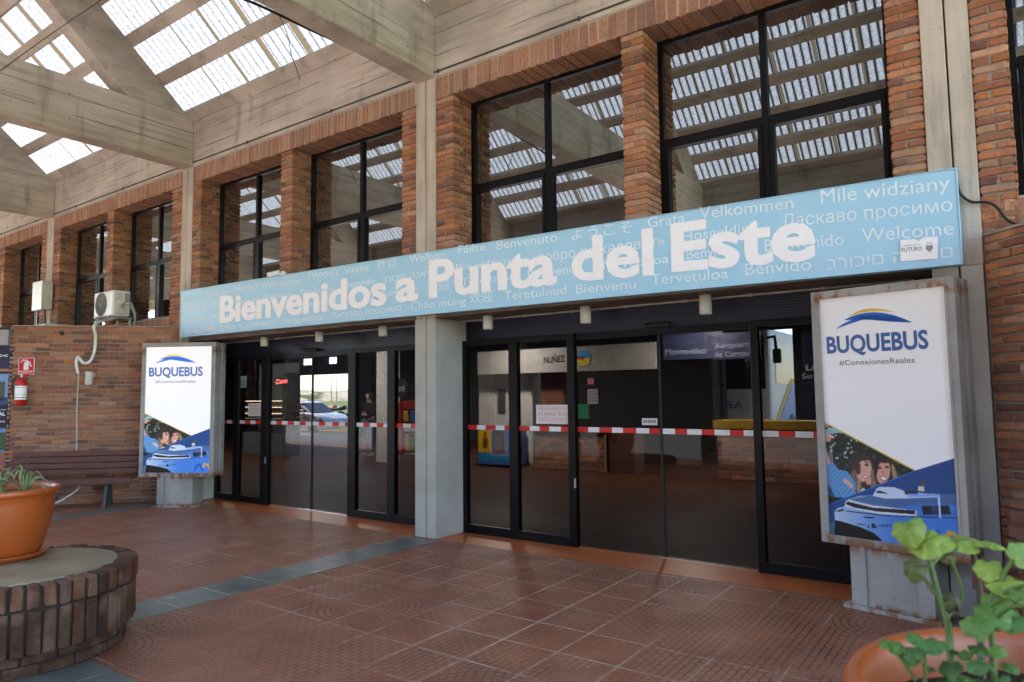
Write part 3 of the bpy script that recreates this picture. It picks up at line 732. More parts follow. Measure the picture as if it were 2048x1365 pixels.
blob(.29, .83, .03, .04, (224, 222, 220), .2, .9, photo); blob(.34, .83, .03, .04, (232, 230, 228), .2, .9, photo); blob(.265, .80, .018, .05, (168, 138, 110), .1, .9, photo)
# second woman
blob(.475, .722, .085, .075, (44, 34, 32), .1, 1, photo); blob(.555, .735, .018, .05, (176, 140, 104), -.15, .9, photo)
blob(.468, .724, .055, .052, (206, 152, 132), .25, 1, photo); blob(.44, .707, .018, .005, (46, 32, 30), .2, .9, photo); blob(.50, .702, .018, .005, (46, 32, 30), .2, .9, photo)
blob(.466, .724, .010, .011, (186, 126, 110), 0, .7, photo); blob(.468, .750, .028, .009, (158, 64, 64), .2, 1, photo); blob(.468, .749, .023, .0055, (248, 242, 240), .2, 1, photo)
blob(.472, .676, .06, .012, (40, 31, 30), .05, .95, photo); blob(.42, .70, .014, .05, (40, 31, 30), .2, .9, photo)
# raised arm in a blue sweater holding a phone, hand on the shoulder
fill([z5(118, 1040), z5(145, 1130), z5(175, 1195), z5(118, 1180)], (214, 166, 148), 1, photo)
P = [z5(118, 1165), z5(160, 1130), z5(205, 1180), z5(265, 1190), z5(318, 1260), z5(315, 1330), z5(250, 1345), z5(170, 1340), z5(125, 1250)]
fill(P, (96, 152, 208), 1, photo); k = inpoly(P) & photo
wv = (np.sin((UU * 1.0 + VV * 1.6) * 170) > .35) & k; img[wv] = img[wv] * .86
fill([z5(118, 1240), z5(160, 1330), z5(210, 1345), z5(118, 1330)], (70, 118, 178), .6, photo)
for a, b in ((.155, .772), (.172, .776), (.188, .782), (.20, .79)): blob(a, b, .022, .009, (220, 172, 152), .9, 1, photo)
fill([z5(118, 955), z5(150, 935), z5(240, 940), z5(235, 965), z5(150, 975), z5(118, 985)], (132, 176, 180), 1, photo); blob(.04, .588, .045, .008, (216, 166, 148), .25, 1, photo); blob(.02, .60, .03, .012, (206, 154, 138), .5, 1, photo); blob(.015, .54, .03, .010, (190, 150, 140), .5, .9, photo)
# sea and the ferry
dep = np.clip((VV - .65) / .35, 0, 1)[..., None]
sc = np.array((26, 66, 128)) * (1 - dep) + np.array((34, 78, 132)) * dep
rip = (np.sin(VV * 520 + np.sin(UU * 30) * 2 + UU * 40) * .5 + prng.normal(size=UU.shape) * .5)[..., None] * 9
img[sea] = (sc + rip)[sea]
k = ((np.abs((VV - .53) - UU * (.18 / .715)) < .0028) & (UU < .715)); img[k] = (222, 190, 70)
k = (np.abs((VV - .877) + UU * (.168 / .715)) < .0022) & (UU < .715); img[k] = (44, 104, 190)
fill([z6(118, 420), z6(160, 400), z6(150, 485), z6(118, 480)], (92, 122, 142), .7, sea)
H = [z6(160, 350), z6(185, 330), z6(232, 322), z6(245, 285), z6(330, 262), z6(430, 258), z6(830, 252), z6(940, 245), z6(940, 650), z6(700, 600), z6(478, 545), z6(455, 505), z6(420, 480), z6(330, 450), z6(200, 412), z6(160, 400)]
fill(H, (84, 142, 226)); Hk = inpoly(H)
g = np.clip((UU - .05) / .5, 0, 1)[..., None]; img[Hk] = (np.array((182, 198, 220)) * (1 - g) + np.array((66, 122, 204)) * g)[Hk]
fill([z6(245, 285), z6(430, 258), z6(940, 244), z6(940, 310), z6(700, 312), z6(560, 330), z6(330, 300)], (70, 98, 142), .85)
fill([z6(236, 300), z6(262, 282), z6(420, 318), z6(690, 345), z6(685, 385), z6(450, 365), z6(300, 340), z6(232, 322)], (206, 214, 226))
fill([z6(238, 308), z6(255, 294), z6(420, 330), z6(680, 345), z6(680, 368), z6(450, 352), z6(300, 330)], (26, 26, 32))
fill([z6(720, 318), z6(875, 315), z6(885, 365), z6(725, 370)], (28, 34, 48)); fill([z6(775, 316), z6(830, 316), z6(832, 368), z6(778, 369)], (44, 60, 92))
fill([z6(240, 345), z6(500, 372), z6(935, 383), z6(935, 389), z6(500, 379), z6(240, 352)], (30, 44, 80))
fill([z6(422, 262), z6(448, 222), z6(470, 210), z6(560, 212), z6(640, 240), z6(820, 252), z6(820, 268), z6(640, 276), z6(500, 278)], (196, 210, 232)); fill([z6(445, 236), z6(470, 232), z6(525, 250), z6(450, 246)], (24, 26, 36))
fill([z6(620, 232), z6(700, 228), z6(700, 258), z6(625, 254)], (44, 52, 66)); fill([z6(704, 232), z6(706, 205), z6(742, 206), z6(742, 236)], (206, 200, 186)); fill([z6(718, 205), z6(732, 166), z6(750, 170), z6(742, 207)], (84, 84, 80))
fill([z6(816, 250), z6(828, 250), z6(828, 388), z6(818, 388)], (190, 212, 240)); fill([z6(640, 250), z6(825, 252), z6(825, 264), z6(640, 268)], (120, 166, 232))
fill([z6(160, 398), z6(200, 405), z6(330, 440), z6(420, 475), z6(460, 510), z6(478, 546), z6(152, 482)], (22, 20, 24)); fill([z6(165, 350), z6(215, 335), z6(232, 345), z6(190, 352)], (40, 48, 66))
for a, b in (((380, 430), (390, 446)), ((405, 420), (426, 446)), ((430, 432), (440, 446))): fill([z6(a[0], a[1]), z6(b[0], a[1]), z6(b[0], b[1]), z6(a[0], b[1])], (24, 30, 56))
for x in range(452, 532, 9): fill([z6(x, 424 + (x * 7) % 6), z6(x + 6, 424 + (x * 5) % 7), z6(x + 5, 440), z6(x + 1, 440)], (34, 44, 96))
fill([z6(310, 418), z6(365, 424), z6(362, 430), z6(312, 424)], (60, 80, 130)); fill([z6(350, 380), z6(430, 384), z6(420, 392), z6(370, 390)], (30, 34, 50))
# wave emblem on the hull
def band(pts, wd, c):
    for (x1, y1), (x2, y2) in zip(pts[:-1], pts[1:]):
        dx, dy = x2 - x1, (y2 - y1) * 2; t = np.clip(((UU - x1) * dx + (VV - y1) * 2 * dy) / (dx * dx + dy * dy), 0, 1)
        d = np.hypot(UU - x1 - t * dx, (VV - y1) * 2 - t * dy); img[(d < wd) & Hk] = c
band([(.78, .978), (.80, .945), (.845, .935), (.875, .962), (.90, .98)], .016, (30, 80, 190)); band([(.90, .955), (.925, .932), (.965, .935), (.99, .96)], .016, (196, 160, 60))
img += prng.normal(size=(PH * SSA, PW * SSA, 1)) * 3 * (photo | sea)[..., None]
pic = np.clip(img.reshape(PH, SSA, PW, SSA, 3).mean((1, 3)), 0, 255) / 255
pic = np.where(pic <= .04045, pic / 12.92, ((pic + .055) / 1.055) ** 2.4) * .97
def poster_mesh(name):
    gx, gy = np.meshgrid(np.linspace(0, 1, PW), np.linspace(0, 1, PH)); vs = np.stack([gx.ravel(), 0 * gx.ravel(), 1 - gy.ravel()], 1)
    i = np.arange(PW * PH).reshape(PH, PW); q = np.stack([i[1:, :-1], i[1:, 1:], i[:-1, 1:], i[:-1, :-1]], -1).reshape(-1, 4)
    me = bpy.data.meshes.new(name); me.from_pydata(vs.tolist(), [], q.tolist()); at = me.color_attributes.new('Col', 'FLOAT_COLOR', 'POINT')
    at.data.foreach_set('color', np.concatenate([pic.reshape(-1, 3), np.ones((PW * PH, 1))], 1).astype(np.float32).ravel()); me.update(); return me
# ------------------------------------------------------------------ lightboxes
def lightbox(label, origin, ang, width, z0, z1, lit, depth=.30):
    """origin: front left bottom corner of the cabinet; ang: heading of the front"""
    Ux = Vector((math.cos(ang), math.sin(ang), 0)); N = Vector((math.sin(ang), -math.cos(ang), 0)); O = Vector((origin[0], origin[1], 0))
    T = Matrix.Translation(O) @ Matrix((Ux, -N, Vector((0, 0, 1)))).transposed().to_4x4()     # local: x along, y into the box, z up
    b = O + Ux * width / 2 - N * depth / 2
    A = thing('advertising_lightbox', label, 'advertisement', 'twin advertising lightboxes beside the doors', b)
    t = .05; mb = MB()
    def fr(y0, y1, w_, pr):
        mb.box((0, y0, z0), (w_, y1, z1), 0, (1, 1, 1), T); mb.box((width - w_, y0, z0), (width, y1, z1), 0, (1, 1, 1), T)
        mb.box((w_, y0, z0 + .001), (width - w_, y1, z0 + w_), 0, (1, 1, 1), T); mb.box((w_, y0, z1 - w_), (width - w_, y1, z1 - .001), 0, (1, 1, 1), T)
    fr(0, .10, t, 0); fr(.20, depth, t, 0)
    mb.box((.02, .10, z0 + .02), (width - .02, .20, z1 - .02), 0, (1, 1, 1), T)
    mb.box((t, .02, z0 + t), (width - t, .09, z1 - t), 0, (1, 1, 1), T)
    mb.build('cabinet', 'lb_metal', A, bevel=.004)
    mb = MB(); i = t - .004
    for a, c in (((i, -.006, z0 + i), (i + .016, .016, z1 - i)), ((width - i - .016, -.006, z0 + i), (width - i, .016, z1 - i)), ((i + .016, -.005, z0 + i), (width - i - .016, .016, z0 + i + .016)), ((i + .016, -.005, z1 - i - .016), (width - i - .016, .016, z1 - i))):
        mb.box(a, c, 0, (1, 1, 1), T)
    mb.build('frame', 'lb_metal', A)
    me = poster_mesh('poster'); x0, x1, q0, q1 = t + .012, width - t - .012, z0 + t + .012, z1 - t - .012
    for v in me.vertices: v.co = T @ Vector((x0 + (x1 - x0) * v.co.x, .0145, q0 + (q1 - q0) * v.co.z))
    me.materials.append(M['print_lit' if lit else 'print']); po = bpy.data.objects.new('poster', me); C.objects.link(po); po.parent = A
    def F(uv, e=.0125): return tuple(T @ Vector((x0 + (x1 - x0) * uv[0], e, q0 + (q1 - q0) * (1 - uv[1]))))
    mb = MB(); blue = lin(62, 96, 150); gold = lin(222, 186, 80); bl2 = lin(40, 104, 188)
    if lit: blue = lin(84, 112, 170); bl2 = lin(60, 122, 205); gold = lin(235, 205, 110)
    def txt(s, bl, br, tl, tr, col, bold):
        bl, br, tl, tr = [Vector(p) for p in (bl, br, tl, tr)]
        put_text(mb, s, lambda a, b: F(tuple(bl.lerp(br, a).lerp(tl.lerp(tr, a), b))), 0, col, bold)
    txt("BUQUEBUS", z5(162, 497), z5(826, 456), z5(160, 398), z5(824, 342), blue, .030)
    txt("#ConexionesReales", z5(245, 568), z5(737, 545), z5(244, 536), z5(736, 509), lin(84, 92, 104), .0)
    def arc(P0, Pm, P1, Qm, col, n=24):
        P0, Pm, P1, Qm = [Vector(p) for p in (P0, Pm, P1, Qm)]; bz = lambda a, m_, c, s: a * (1 - s) ** 2 + m_ * 2 * s * (1 - s) + c * s * s
        up_ = [bz(P0, Pm, P1, i / n) for i in range(n + 1)]; lo = [bz(P0, Qm, P1, i / n) for i in range(n + 1)]
        mb.add([F(tuple(p)) for p in up_ + lo], [(i, n + 1 + i, n + 2 + i, i + 1) for i in range(n)], 0, col)
    arc(z5(322, 276), z5(450, 186), z5(638, 243), z5(460, 222), gold)
    arc(z5(290, 297), z5(500, 190), z5(735, 302), z5(540, 282), bl2); arc(z5(232, 352), z5(330, 276), z5(520, 262), z5(380, 300), bl2); arc(z5(360, 278), z5(560, 232), z5(735, 303), z5(540, 302), bl2)
    mb.build('printed_lettering', 'print_lit' if lit else 'print', po)
    # pedestal
    mb = MB(); px0, px1 = width / 2 - .29, width / 2 + .27; y0, y1 = depth / 2 - .15, depth / 2 + .15
    mb.box((px0, y0, .03), (px0 + .11, y1, z0), 0, (1, 1, 1), T); mb.box((px1 - .11, y0, .03), (px1, y1, z0), 0, (1, 1, 1), T); mb.box((px0 + .11, y0 + .015, .03), (px1 - .11, y1 - .015, z0), 0, (1, 1, 1), T)
    mb.build('pedestal', 'lb_metal', A, bevel=.004)
    mb = MB(); mb.box((px0 - .05, y0 - .04, 0), (px1 + .05, y1 + .04, .03), 0, (1, 1, 1), T); mb.build('base_plate', 'lb_metal', A, bevel=.004)
    inv(A)
lightbox('large white ferry poster lightbox on a pedestal in front of the right doors', (4.225, -.115), R(-13), 1.0, .45, 2.388, False)
lightbox('white ferry poster lightbox on a pedestal, next to the brown bench', (-5.215, -.655), R(30), 1.175, .445, 2.455, True)

# ------------------------------------------------------------------ benches
def bench(label, T, s0, s1, group=None, loc=(0, 0, 0)):
    A = thing('park_bench', label, 'bench', group, loc)
    for k in range(4):
        z = .475 + k * .092; mb = MB(); o_ = .235 - k * .018
        mb.box((s0, o_, z), (s1, o_ + .028, z + .078), 0, (1, 1, 1), T); mb.build('back_slat', 'wood', A, bevel=.006, recalc=True)
    for k in range(4):
        y = .25 + k * .075 if k < 3 else .475; mb = MB()
        if k < 3: mb.box((s0, y + .03, .405), (s1, y + .095, .435), 0, (1, 1, 1), T)
        else: mb.box((s0, y + .012, .345), (s1, y + .04, .435), 0, (1, 1, 1), T)
        mb.build('seat_slat', 'wood', A, bevel=.006, recalc=True)
    for s in (s0 + .35, s1 - .25):
        mb = MB()
        mb.prism([(.20, 0), (.25, 0), (.35, .26), (.45, .0), (.50, 0), (.40, .34), (.47, .40), (.27, .40), (.26, .43), (.19, .83), (.15, .83), (.22, .40), (.26, .34)], s, s + .05, lambda a, b, d: tuple(T @ Vector((d, a, b))))
        mb.build('leg', 'dgrey', A, recalc=True)
    inv(A)
bench('brown slatted bench in front of the low brick wall, left of the lit lightbox', TL, .47, 2.24, 'slatted benches by the brick side walls', LW(1.35, .35, 0))
TR = Matrix.Translation(RP) @ Matrix((RU, RN, Vector((0, 0, 1)))).transposed().to_4x4()
bench('brown slatted bench half hidden behind the large lightbox and the potted geranium', TR, .30, 2.2, 'slatted benches by the brick side walls', RP + RU * 1.2 + RN * .35)

# ------------------------------------------------------------------ things on the left wall
A = thing('fire_extinguisher', 'red fire extinguisher with a white label hung on the brick wall', 'extinguisher', None, LW(2.22, .09, 1.55))
c0 = LW(2.21, .10, 0); mb = MB(); mb.lathe([(0, 1.535), (.07, 1.535), (.078, 1.55), (.078, 1.86), (.065, 1.91), (.03, 1.94), (.022, 1.95), (.022, 1.965), (0, 1.965)], c0, 28); mb.build('cylinder', 'red', A)
mb = MB(); mb.lathe([(.0792, 1.62), (.0792, 1.83)], c0, 28); lab = mb.build('label', 'letter_white', A)
mb = MB(); mb.lathe([(.0796, 1.645), (.0796, 1.655)], c0, 28); mb.lathe([(.0796, 1.70), (.0796, 1.703)], c0, 28); mb.lathe([(.0796, 1.80), (.0796, 1.805)], c0, 28); mb.build('label_band', 'black', lab)
mb = MB(); mb.tube([c0 + Vector((0, 0, 1.955)), c0 + Vector((0, 0, 2.0))], .02, 10); mb.build('valve', 'steel', A)
mb = MB(); a = c0 + Vector((0, 0, 1.99)); mb.tube([a, a - LU * .06 + Vector((0, 0, .015)), a - LU * .13 + Vector((0, 0, .03))], .010, 8); mb.tube([a + Vector((0, 0, -.02)), a - LU * .11 + Vector((0, 0, -.0))], .008, 8); mb.build('handle', 'red', A)
mb = MB(); mb.tube([a, a + LU * .07 + Vector((0, 0, -.01)), a + LU * .12 + Vector((0, 0, -.09)), a + LU * .115 + Vector((0, 0, -.25)), a + LU * .088 + Vector((0, 0, -.36))], .011, 8); mb.build('hose', 'black', A)
inv(A)
mb = MB(); red, wh = lin(196, 24, 34), (.75, .75, .75)
def wall_quad(mb, s0, s1, z0, z1, e, col): mb.add([LW(s0, e, z0), LW(s1, e, z0), LW(s1, e, z1), LW(s0, e, z1)], [(0, 1, 2, 3)], 0, col)
mb.box((2.075, .008, 2.005), (2.30, .0155, 2.268), 0, wh, TL); wall_quad(mb, 2.083, 2.292, 2.065, 2.26, .0165, red); wall_quad(mb, 2.083, 2.292, 2.013, 2.058, .0165, red)
def wp(pts, e, col): mb.add([LW(s, e, z) for s, z in pts], [tuple(range(len(pts)))], 0, col)
wp([(2.155, 2.08), (2.225, 2.08), (2.225, 2.185), (2.21, 2.205), (2.17, 2.205), (2.155, 2.185)], .0175, wh); wp([(2.178, 2.208), (2.202, 2.208), (2.202, 2.238), (2.178, 2.238)], .0175, wh)
wp([(2.21, 2.218), (2.24, 2.226), (2.258, 2.19), (2.268, 2.195), (2.25, 2.24), (2.205, 2.236)], .0175, wh); wp([(2.175, 2.222), (2.14, 2.21), (2.112, 2.13), (2.132, 2.125), (2.15, 2.19), (2.175, 2.205)], .0176, wh)
for k, t_ in enumerate(("EXTINTOR", "DE INCENDIO")): put_text(mb, t_, lambda s, t: LW(2.275 - .175 * s, .0175, 2.040 - k * .020 + t * .013), 0, wh, .02)
o = mb.build('fire_extinguisher_sign', 'print'); tag(o, 'red and white square sign with an extinguisher pictogram above the extinguisher', 'sign')
# cylinder wall lamp, hose, cable, hole
A = thing('wall_lamp', 'small grey cylinder wall lamp on the brick wall near the white hose', 'lamp', None, LW(1.265, .08, 1.84))
q = LW(1.265, .085, 0); mb = MB(); mb.lathe([(0, 1.84), (.05, 1.84), (.055, 1.85), (.055, 2.04), (.05, 2.045), (0, 2.045)], q, 20); mb.build('housing', 'offwhite', A)
mb = MB(); mb.box((1.205, .0, 1.96), (1.255, .06, 2.02), 0, (1, 1, 1), TL); mb.build('mount', 'offwhite', A); inv(A)
def tube_thing(name, label, cat, pts, r, mat, group=None):
    pts = [Vector(p) for p in pts]; out = []
    for i in range(len(pts) - 1):                                    # Catmull-Rom
        p0_, p1_, p2_, p3_ = pts[max(i - 1, 0)], pts[i], pts[i + 1], pts[min(i + 2, len(pts) - 1)]
        for k in range(8):
            t = k / 8; out.append(.5 * ((2 * p1_) + (p2_ - p0_) * t + (2 * p0_ - 5 * p1_ + 4 * p2_ - p3_) * t * t + (3 * p1_ - p0_ - 3 * p2_ + p3_) * t ** 3))
    out.append(pts[-1]); mb = MB(); mb.tube(out, r, 8); o = mb.build(name, mat); tag(o, label, cat, group); return o
tube_thing('insulated_pipe', 'thick white insulated pipe hanging from the air conditioner down the brick wall', 'pipe',
           [(-7.12, -.18, 3.02), LW(1.22, .03, 2.80), LW(1.205, .05, 2.60), LW(1.215, .05, 2.36), LW(1.27, .05, 2.21), LW(1.36, .05, 2.18), LW(1.425, .05, 2.25), LW(1.455, .05, 2.27), LW(1.47, .045, 2.16), LW(1.445, .03, 2.02)], .024, 'white')
tube_thing('wall_cable', 'thin grey cable running down the brick wall from the white pipe to the bench', 'cable',
           [LW(1.455, .02, 2.06), LW(1.445, .012, 1.95), LW(1.452, .012, 1.5), LW(1.44, .012, 1.1), LW(1.435, .012, .75)], .009, 'offwhite')
mb = MB(); mb.tube([LW(1.716, -.05, 2.655), LW(1.716, .012, 2.655), LW(1.716, .02, 2.655)], [.03, .034, .026], 12); o = mb.build('wall_hole', 'black'); tag(o, 'dark hole near the top of the brick wall, drawn as a black stub', 'pipe')  # black stub stands in for the darkness of a hole in the wall
tube_thing('loose_hose', 'pale thin hose lying under the bench by the orange pot', 'hose', [LW(1.25, .25, .38), LW(1.28, .35, .25), LW(1.45, .42, .12), LW(1.62, .45, .03)], .012, 'offwhite')
# air conditioner on the facade
A = thing('air_conditioner', 'white outdoor air conditioner unit on brackets above the low brick wall', 'air conditioner', None, (-7.2, -.2, 3.0))
x0, x1, z0, z1 = -7.56, -6.86, 3.035, 3.475; mb = MB(); mb.cbox((x0, -.355, z0), (x1, -.06, z1), .02); mb.build('casing', 'white', A)
fc = Vector((x0 + .27, -.357, (z0 + z1) / 2)); mb = MB(); Rx = Matrix.Translation(fc) @ Matrix.Rotation(R(90), 4, 'X')
mb.lathe([(0, .0), (.185, 0), (.19, .004), (.20, .004), (.205, -.002)], (0, 0, 0), 36, 0, (1, 1, 1), Rx); mb.build('fan_opening', 'dgrey', A)
mb = MB()
for k in range(9): mb.tube([fc + Vector(((.03 + k * .02) * math.cos(a * .2618), -.012, (.03 + k * .02) * math.sin(a * .2618))) for a in range(25)], .003, 4)
for k in range(20): mb.tube([fc + Vector((.03 * math.cos(k * .314), -.012, .03 * math.sin(k * .314))), fc + Vector((.195 * math.cos(k * .314), -.010, .195 * math.sin(k * .314)))], .0025, 4)
mb.lathe([(0, .014), (.035, .013), (.035, .006)], (0, 0, 0), 16, 0, (1, 1, 1), Rx); mb.build('fan_grille', 'grey', A)
mb = MB(); mb.cbox((x1 - .005, -.34, z0 + .27), (x1 + .03, -.22, z0 + .39), .01); mb.cbox((x1 - .005, -.32, z0 + .03), (x1 + .055, -.17, z0 + .21), .015); mb.build('valve_cover', 'offwhite', A)
mb = MB(); mb.box((x1 - .005, -.16, z0 + .25), (x1 + .004, -.08, z0 + .40)); mb.build('side_vent', 'grey', A)
for x in (x0 + .12, x1 - .14):
    mb = MB(); mb.box((x, -.38, z0 - .03), (x + .03, .02, z0 - .002)); mb.box((x, -.02, z0 - .22), (x + .03, .01, z0 - .03)); mb.build('bracket', 'grey', A)
for k, d in enumerate((0, .04)):
    mb = MB(); mb.tube([(x1 + .05, -.24, z0 + .14 + d), (x1 + .15, -.22, z0 + .19 + d), (x1 + .24 + d, -.18, z0 + .16 + d), (x1 + .26 + d, -.12, z0 + .02), (x1 + .20 + d, -.08, z0 - .18), (x1 + .16 + d, -.06, 2.74)], .013, 8); mb.build('pipe', 'grey', A)
inv(A)
A = thing('junction_box', 'white metal junction box fixed on the far concrete column', 'box', None, (-10.4, -.1, 3.45))
x0, x1, z0, z1 = -10.63, -10.18, 3.43, 4.0
mb = MB(); mb.cbox((x0, -.20, z0), (x1, -.012, z1), .012); mb.build('enclosure', 'offwhite', A)
mb = MB(); mb.cbox((x0 - .005, -.215, z0 - .005), (x1 + .005, -.203, z1 + .005), .006); mb.build('door', 'white', A)
for z in (z0 + .1, z1 - .12):
    mb = MB(); mb.box((x0 - .015, -.222, z), (x0 + .01, -.2, z + .04)); mb.build('hinge', 'dgrey', A)
inv(A)
tube_thing('black_cable', 'short black cable hanging from the white junction box', 'cable', [(-10.3, -.1, 3.44), (-10.28, -.1, 3.3), (-10.36, -.06, 3.1), (-10.34, -.04, 2.9)], .016, 'black')
# shop beside the wall, with a rooftop unit
A = thing('tourist_shop', 'dark blue shopfront with tour posters at the left edge', 'kiosk', None, LW(3.4, 0, 0))
mb = MB(); mb.box((2.44, -.6, 0), (5.0, -.05, 2.74), 0, (1, 1, 1), TL); mb.build('shop_wall', 'navy', A, recalc=True)
mb = MB(); mb.box((2.435, -.62, 2.46), (5.0, .06, 2.70), 0, (1, 1, 1), TL); mb.build('fascia', 'grey', A, recalc=True)
mb = MB()
wall_quad(mb, 2.46, 4.9, 2.06, 2.10, -.045, lin(180, 110, 80)); wall_quad(mb, 2.46, 2.9, 1.55, 2.02, -.045, lin(120, 150, 185)); wall_quad(mb, 2.50, 2.62, 1.6, 1.9, -.043, lin(70, 84, 70)); wall_quad(mb, 2.46, 2.75, 1.55, 1.66, -.043, lin(60, 80, 120))
wall_quad(mb, 2.46, 2.9, .45, 1.18, -.045, lin(96, 130, 180)); wall_quad(mb, 2.46, 2.56, .85, 1.12, -.043, lin(60, 84, 50)); wall_quad(mb, 2.46, 2.75, .45, .82, -.043, lin(150, 90, 76)); wall_quad(mb, 2.46, 2.9, 1.2, 1.52, -.045, lin(24, 30, 52))
put_text(mb, "MUNDO AL", lambda s, t: LW(2.90 - .42 * s, -.041, 1.38 + t * .055), 0, wh, .03); put_text(mb, "Mundial", lambda s, t: LW(2.62 - .15 * s, -.041, 1.46 + t * .022), 0, wh); put_text(mb, "<<<", lambda s, t: LW(2.72 - .24 * s, -.041, 2.28 + t * .05), 0, wh, .03); put_text(mb, "<<<", lambda s, t: LW(2.62 - .14 * s, -.041, 1.27 + t * .035), 0, wh, .03)
mb.build('posters', 'print', A); inv(A)
A = thing('rooftop_unit', 'flat white air conditioning unit lying on the shop roof at the left edge', 'air conditioner', None, (-10.6, -1.2, 2.76))
p_ = onY(0, 645, -.62); mb = MB(); q0, q1 = onY(-60, 655, -.6), onY(92, 655, -.6)
mb.cbox((q0.x, -.62, 2.78), (q1.x, -.10, 3.02), .015); mb.build('casing', 'offwhite', A)
mb = MB()
for k in range(5): mb.box((q0.x + .25 + k * .22, -.626, 2.81), (q0.x + .38 + k * .22, -.612, 2.98))
mb.build('louvre', 'white', A)
mb = MB(); mb.box((q1.x - .62, -.626, 2.82), (q1.x - .18, -.612, 2.97)); mb.build('coil_grille', 'dgrey', A); inv(A)
# cables on the right and loose wires under the canopy
tube_thing('sign_cable', 'dark cable looping from the end of the blue sign to the right brick wall', 'cable', [(5.24, -.03, 3.12), (5.26, -.02, 3.02), (5.32, -.02, 2.955), (5.40, -.012, 2.94), (5.46, -.012, 2.90), (5.52, -.03, 2.79), (5.58, -.06, 2.74), (5.66, -.06, 2.735)], .009, 'black')
tube_thing('beam_cable', 'thick black cable slung under the nearest tie beam', 'cable', [onX(470, -8, -.25), onX(520, 12, -.22), onX(575, 38, -.19), onX(625, 62, -.165), onX(700, 96, -.165)], .014, 'black')
tube_thing('loose_wire', 'thin loose wire dangling beside the nearest tie beam', 'wire', [onX(556, 26, -.4), onX(575, 70, -.4), onX(583, 112, -.4), onX(592, 136, -.4), onX(600, 161, -.4)], .004, 'black')
tube_thing('tension_wire', 'thin straight wire crossing the roof bay from the rafter to the left', 'wire', [onX(203, 0, -4.95), onX(100, 70, -5.0), onX(0, 142, -5.06)], .005, 'black')

# ------------------------------------------------------------------ round brick planters and pots
def planter(cx, cy, label):
    A = thing('round_planter', label, 'planter', 'round brick planter seats', (cx, cy, 0)); h, hb, Ro = .526, .134, .669
    mb = MB(); mb.lathe([(.600, 0), (.600, hb + .02), (Ro - .025, hb + .02), (Ro - .025, h - .012), (.55, h - .006)], (cx, cy, 0), 72, 0, (1, 1, 1)); mb.build('mortar_core', 'groove', A)
    mb = MB(); n = 52
    for k in range(n):
        a = 2 * math.pi * k / n; T = Matrix.Translation((cx, cy, 0)) @ Matrix.Rotation(a, 4, 'Z'); wd = math.pi * Ro / n - .007
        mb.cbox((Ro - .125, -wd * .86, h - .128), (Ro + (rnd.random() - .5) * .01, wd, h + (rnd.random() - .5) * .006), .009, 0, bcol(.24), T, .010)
    mb.build('brick_coping', 'brick', A)
    mb = MB()
    for k in range(n):
        a = 2 * math.pi * (k + .1) / n; T = Matrix.Translation((cx, cy, 0)) @ Matrix.Rotation(a, 4, 'Z'); wd = math.pi * Ro / n - .007
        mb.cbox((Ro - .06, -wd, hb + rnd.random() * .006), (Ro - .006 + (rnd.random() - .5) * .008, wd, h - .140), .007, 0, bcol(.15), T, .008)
    mb.build('brick_drum', 'brick', A)
    mb = MB(); n = 20
    for k in range(n):
        a = 2 * math.pi * k / n; T = Matrix.Translation((cx, cy, 0)) @ Matrix.Rotation(a, 4, 'Z'); wd = math.pi * .609 / n - .006
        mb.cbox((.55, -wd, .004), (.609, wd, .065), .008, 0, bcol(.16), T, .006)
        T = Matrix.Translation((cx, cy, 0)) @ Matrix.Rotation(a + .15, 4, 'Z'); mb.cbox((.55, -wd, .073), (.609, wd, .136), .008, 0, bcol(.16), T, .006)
    mb.build('brick_foot', 'brick', A)
    mb = MB(); mb.lathe([(.0, h + .012), (.30, h + .010), (.53, h + .006), (.548, h + .002), (.556, h - .012), (.556, h - .03)], (cx, cy, 0), 72); mb.build('concrete_top', 'concrete_top', A)
    inv(A)
planter(.167, -4.052, 'round brick planter seat with a worn concrete top, carrying the spider plant pot')
planter(5.60, -4.42, 'round brick planter seat under the geranium pot at the lower right corner')
def pot(label, cx, cy, z, rr, hh, rs, group='orange plastic flower pots'):
    A = thing('flower_pot', label, 'flower pot', group, (cx, cy, z)); rb = rs * .80
    pr = [(0, .012), (rb * .96, .012), (rb, .02)]
    for k in range(1, 9):
        t = k / 8; pr.append((rb + (rr * .93 - rb) * (1 - (1 - t) ** 2.0), .02 + (hh - .07) * t))
    pr += [(rr * .945, hh - .045), (rr * .99, hh - .04), (rr, hh - .03), (rr, hh - .012), (rr * .985, hh - .002), (rr * .955, hh), (rr * .925, hh - .008), (rr * .905, hh - .03), (rr * .88, hh - .10), (rr * .86, hh - .16)]
    mb = MB(); mb.lathe(pr, (cx, cy, z), 72); mb.build('pot_body', 'pot', A)
    mb = MB(); mb.lathe([(0, 0), (rs * .88, 0), (rs * .93, .006), (rs, .032), (rs, .037), (rs * .975, .036), (rs * .92, .012), (0, .011)], (cx, cy, z + .0), 64); mb.build('saucer', 'pot', A)
    mb = MB(); n, rg = 40, 9; vs = [(cx, cy, z + hh - .085)]
    for i in range(1, rg + 1):
        for k in range(n):
            r_ = rr * .885 * i / rg; a = 2 * math.pi * k / n; vs.append((cx + r_ * math.cos(a), cy + r_ * math.sin(a), z + hh - .09 + rnd.random() * .018))
    fs = [(0, 1 + k, 1 + (k + 1) % n) for k in range(n)] + [(1 + i * n + k, 1 + (i + 1) * n + k, 1 + (i + 1) * n + (k + 1) % n, 1 + i * n + (k + 1) % n) for i in range(rg - 1) for k in range(n)]
    mb.add(vs, fs, 0, (1, 1, 1), True); mb.build('soil', 'soil', A); inv(A)
ZL = .526 + .012
PLX, PLY, PLR, PLH = -.227, -4.071, .362, .47
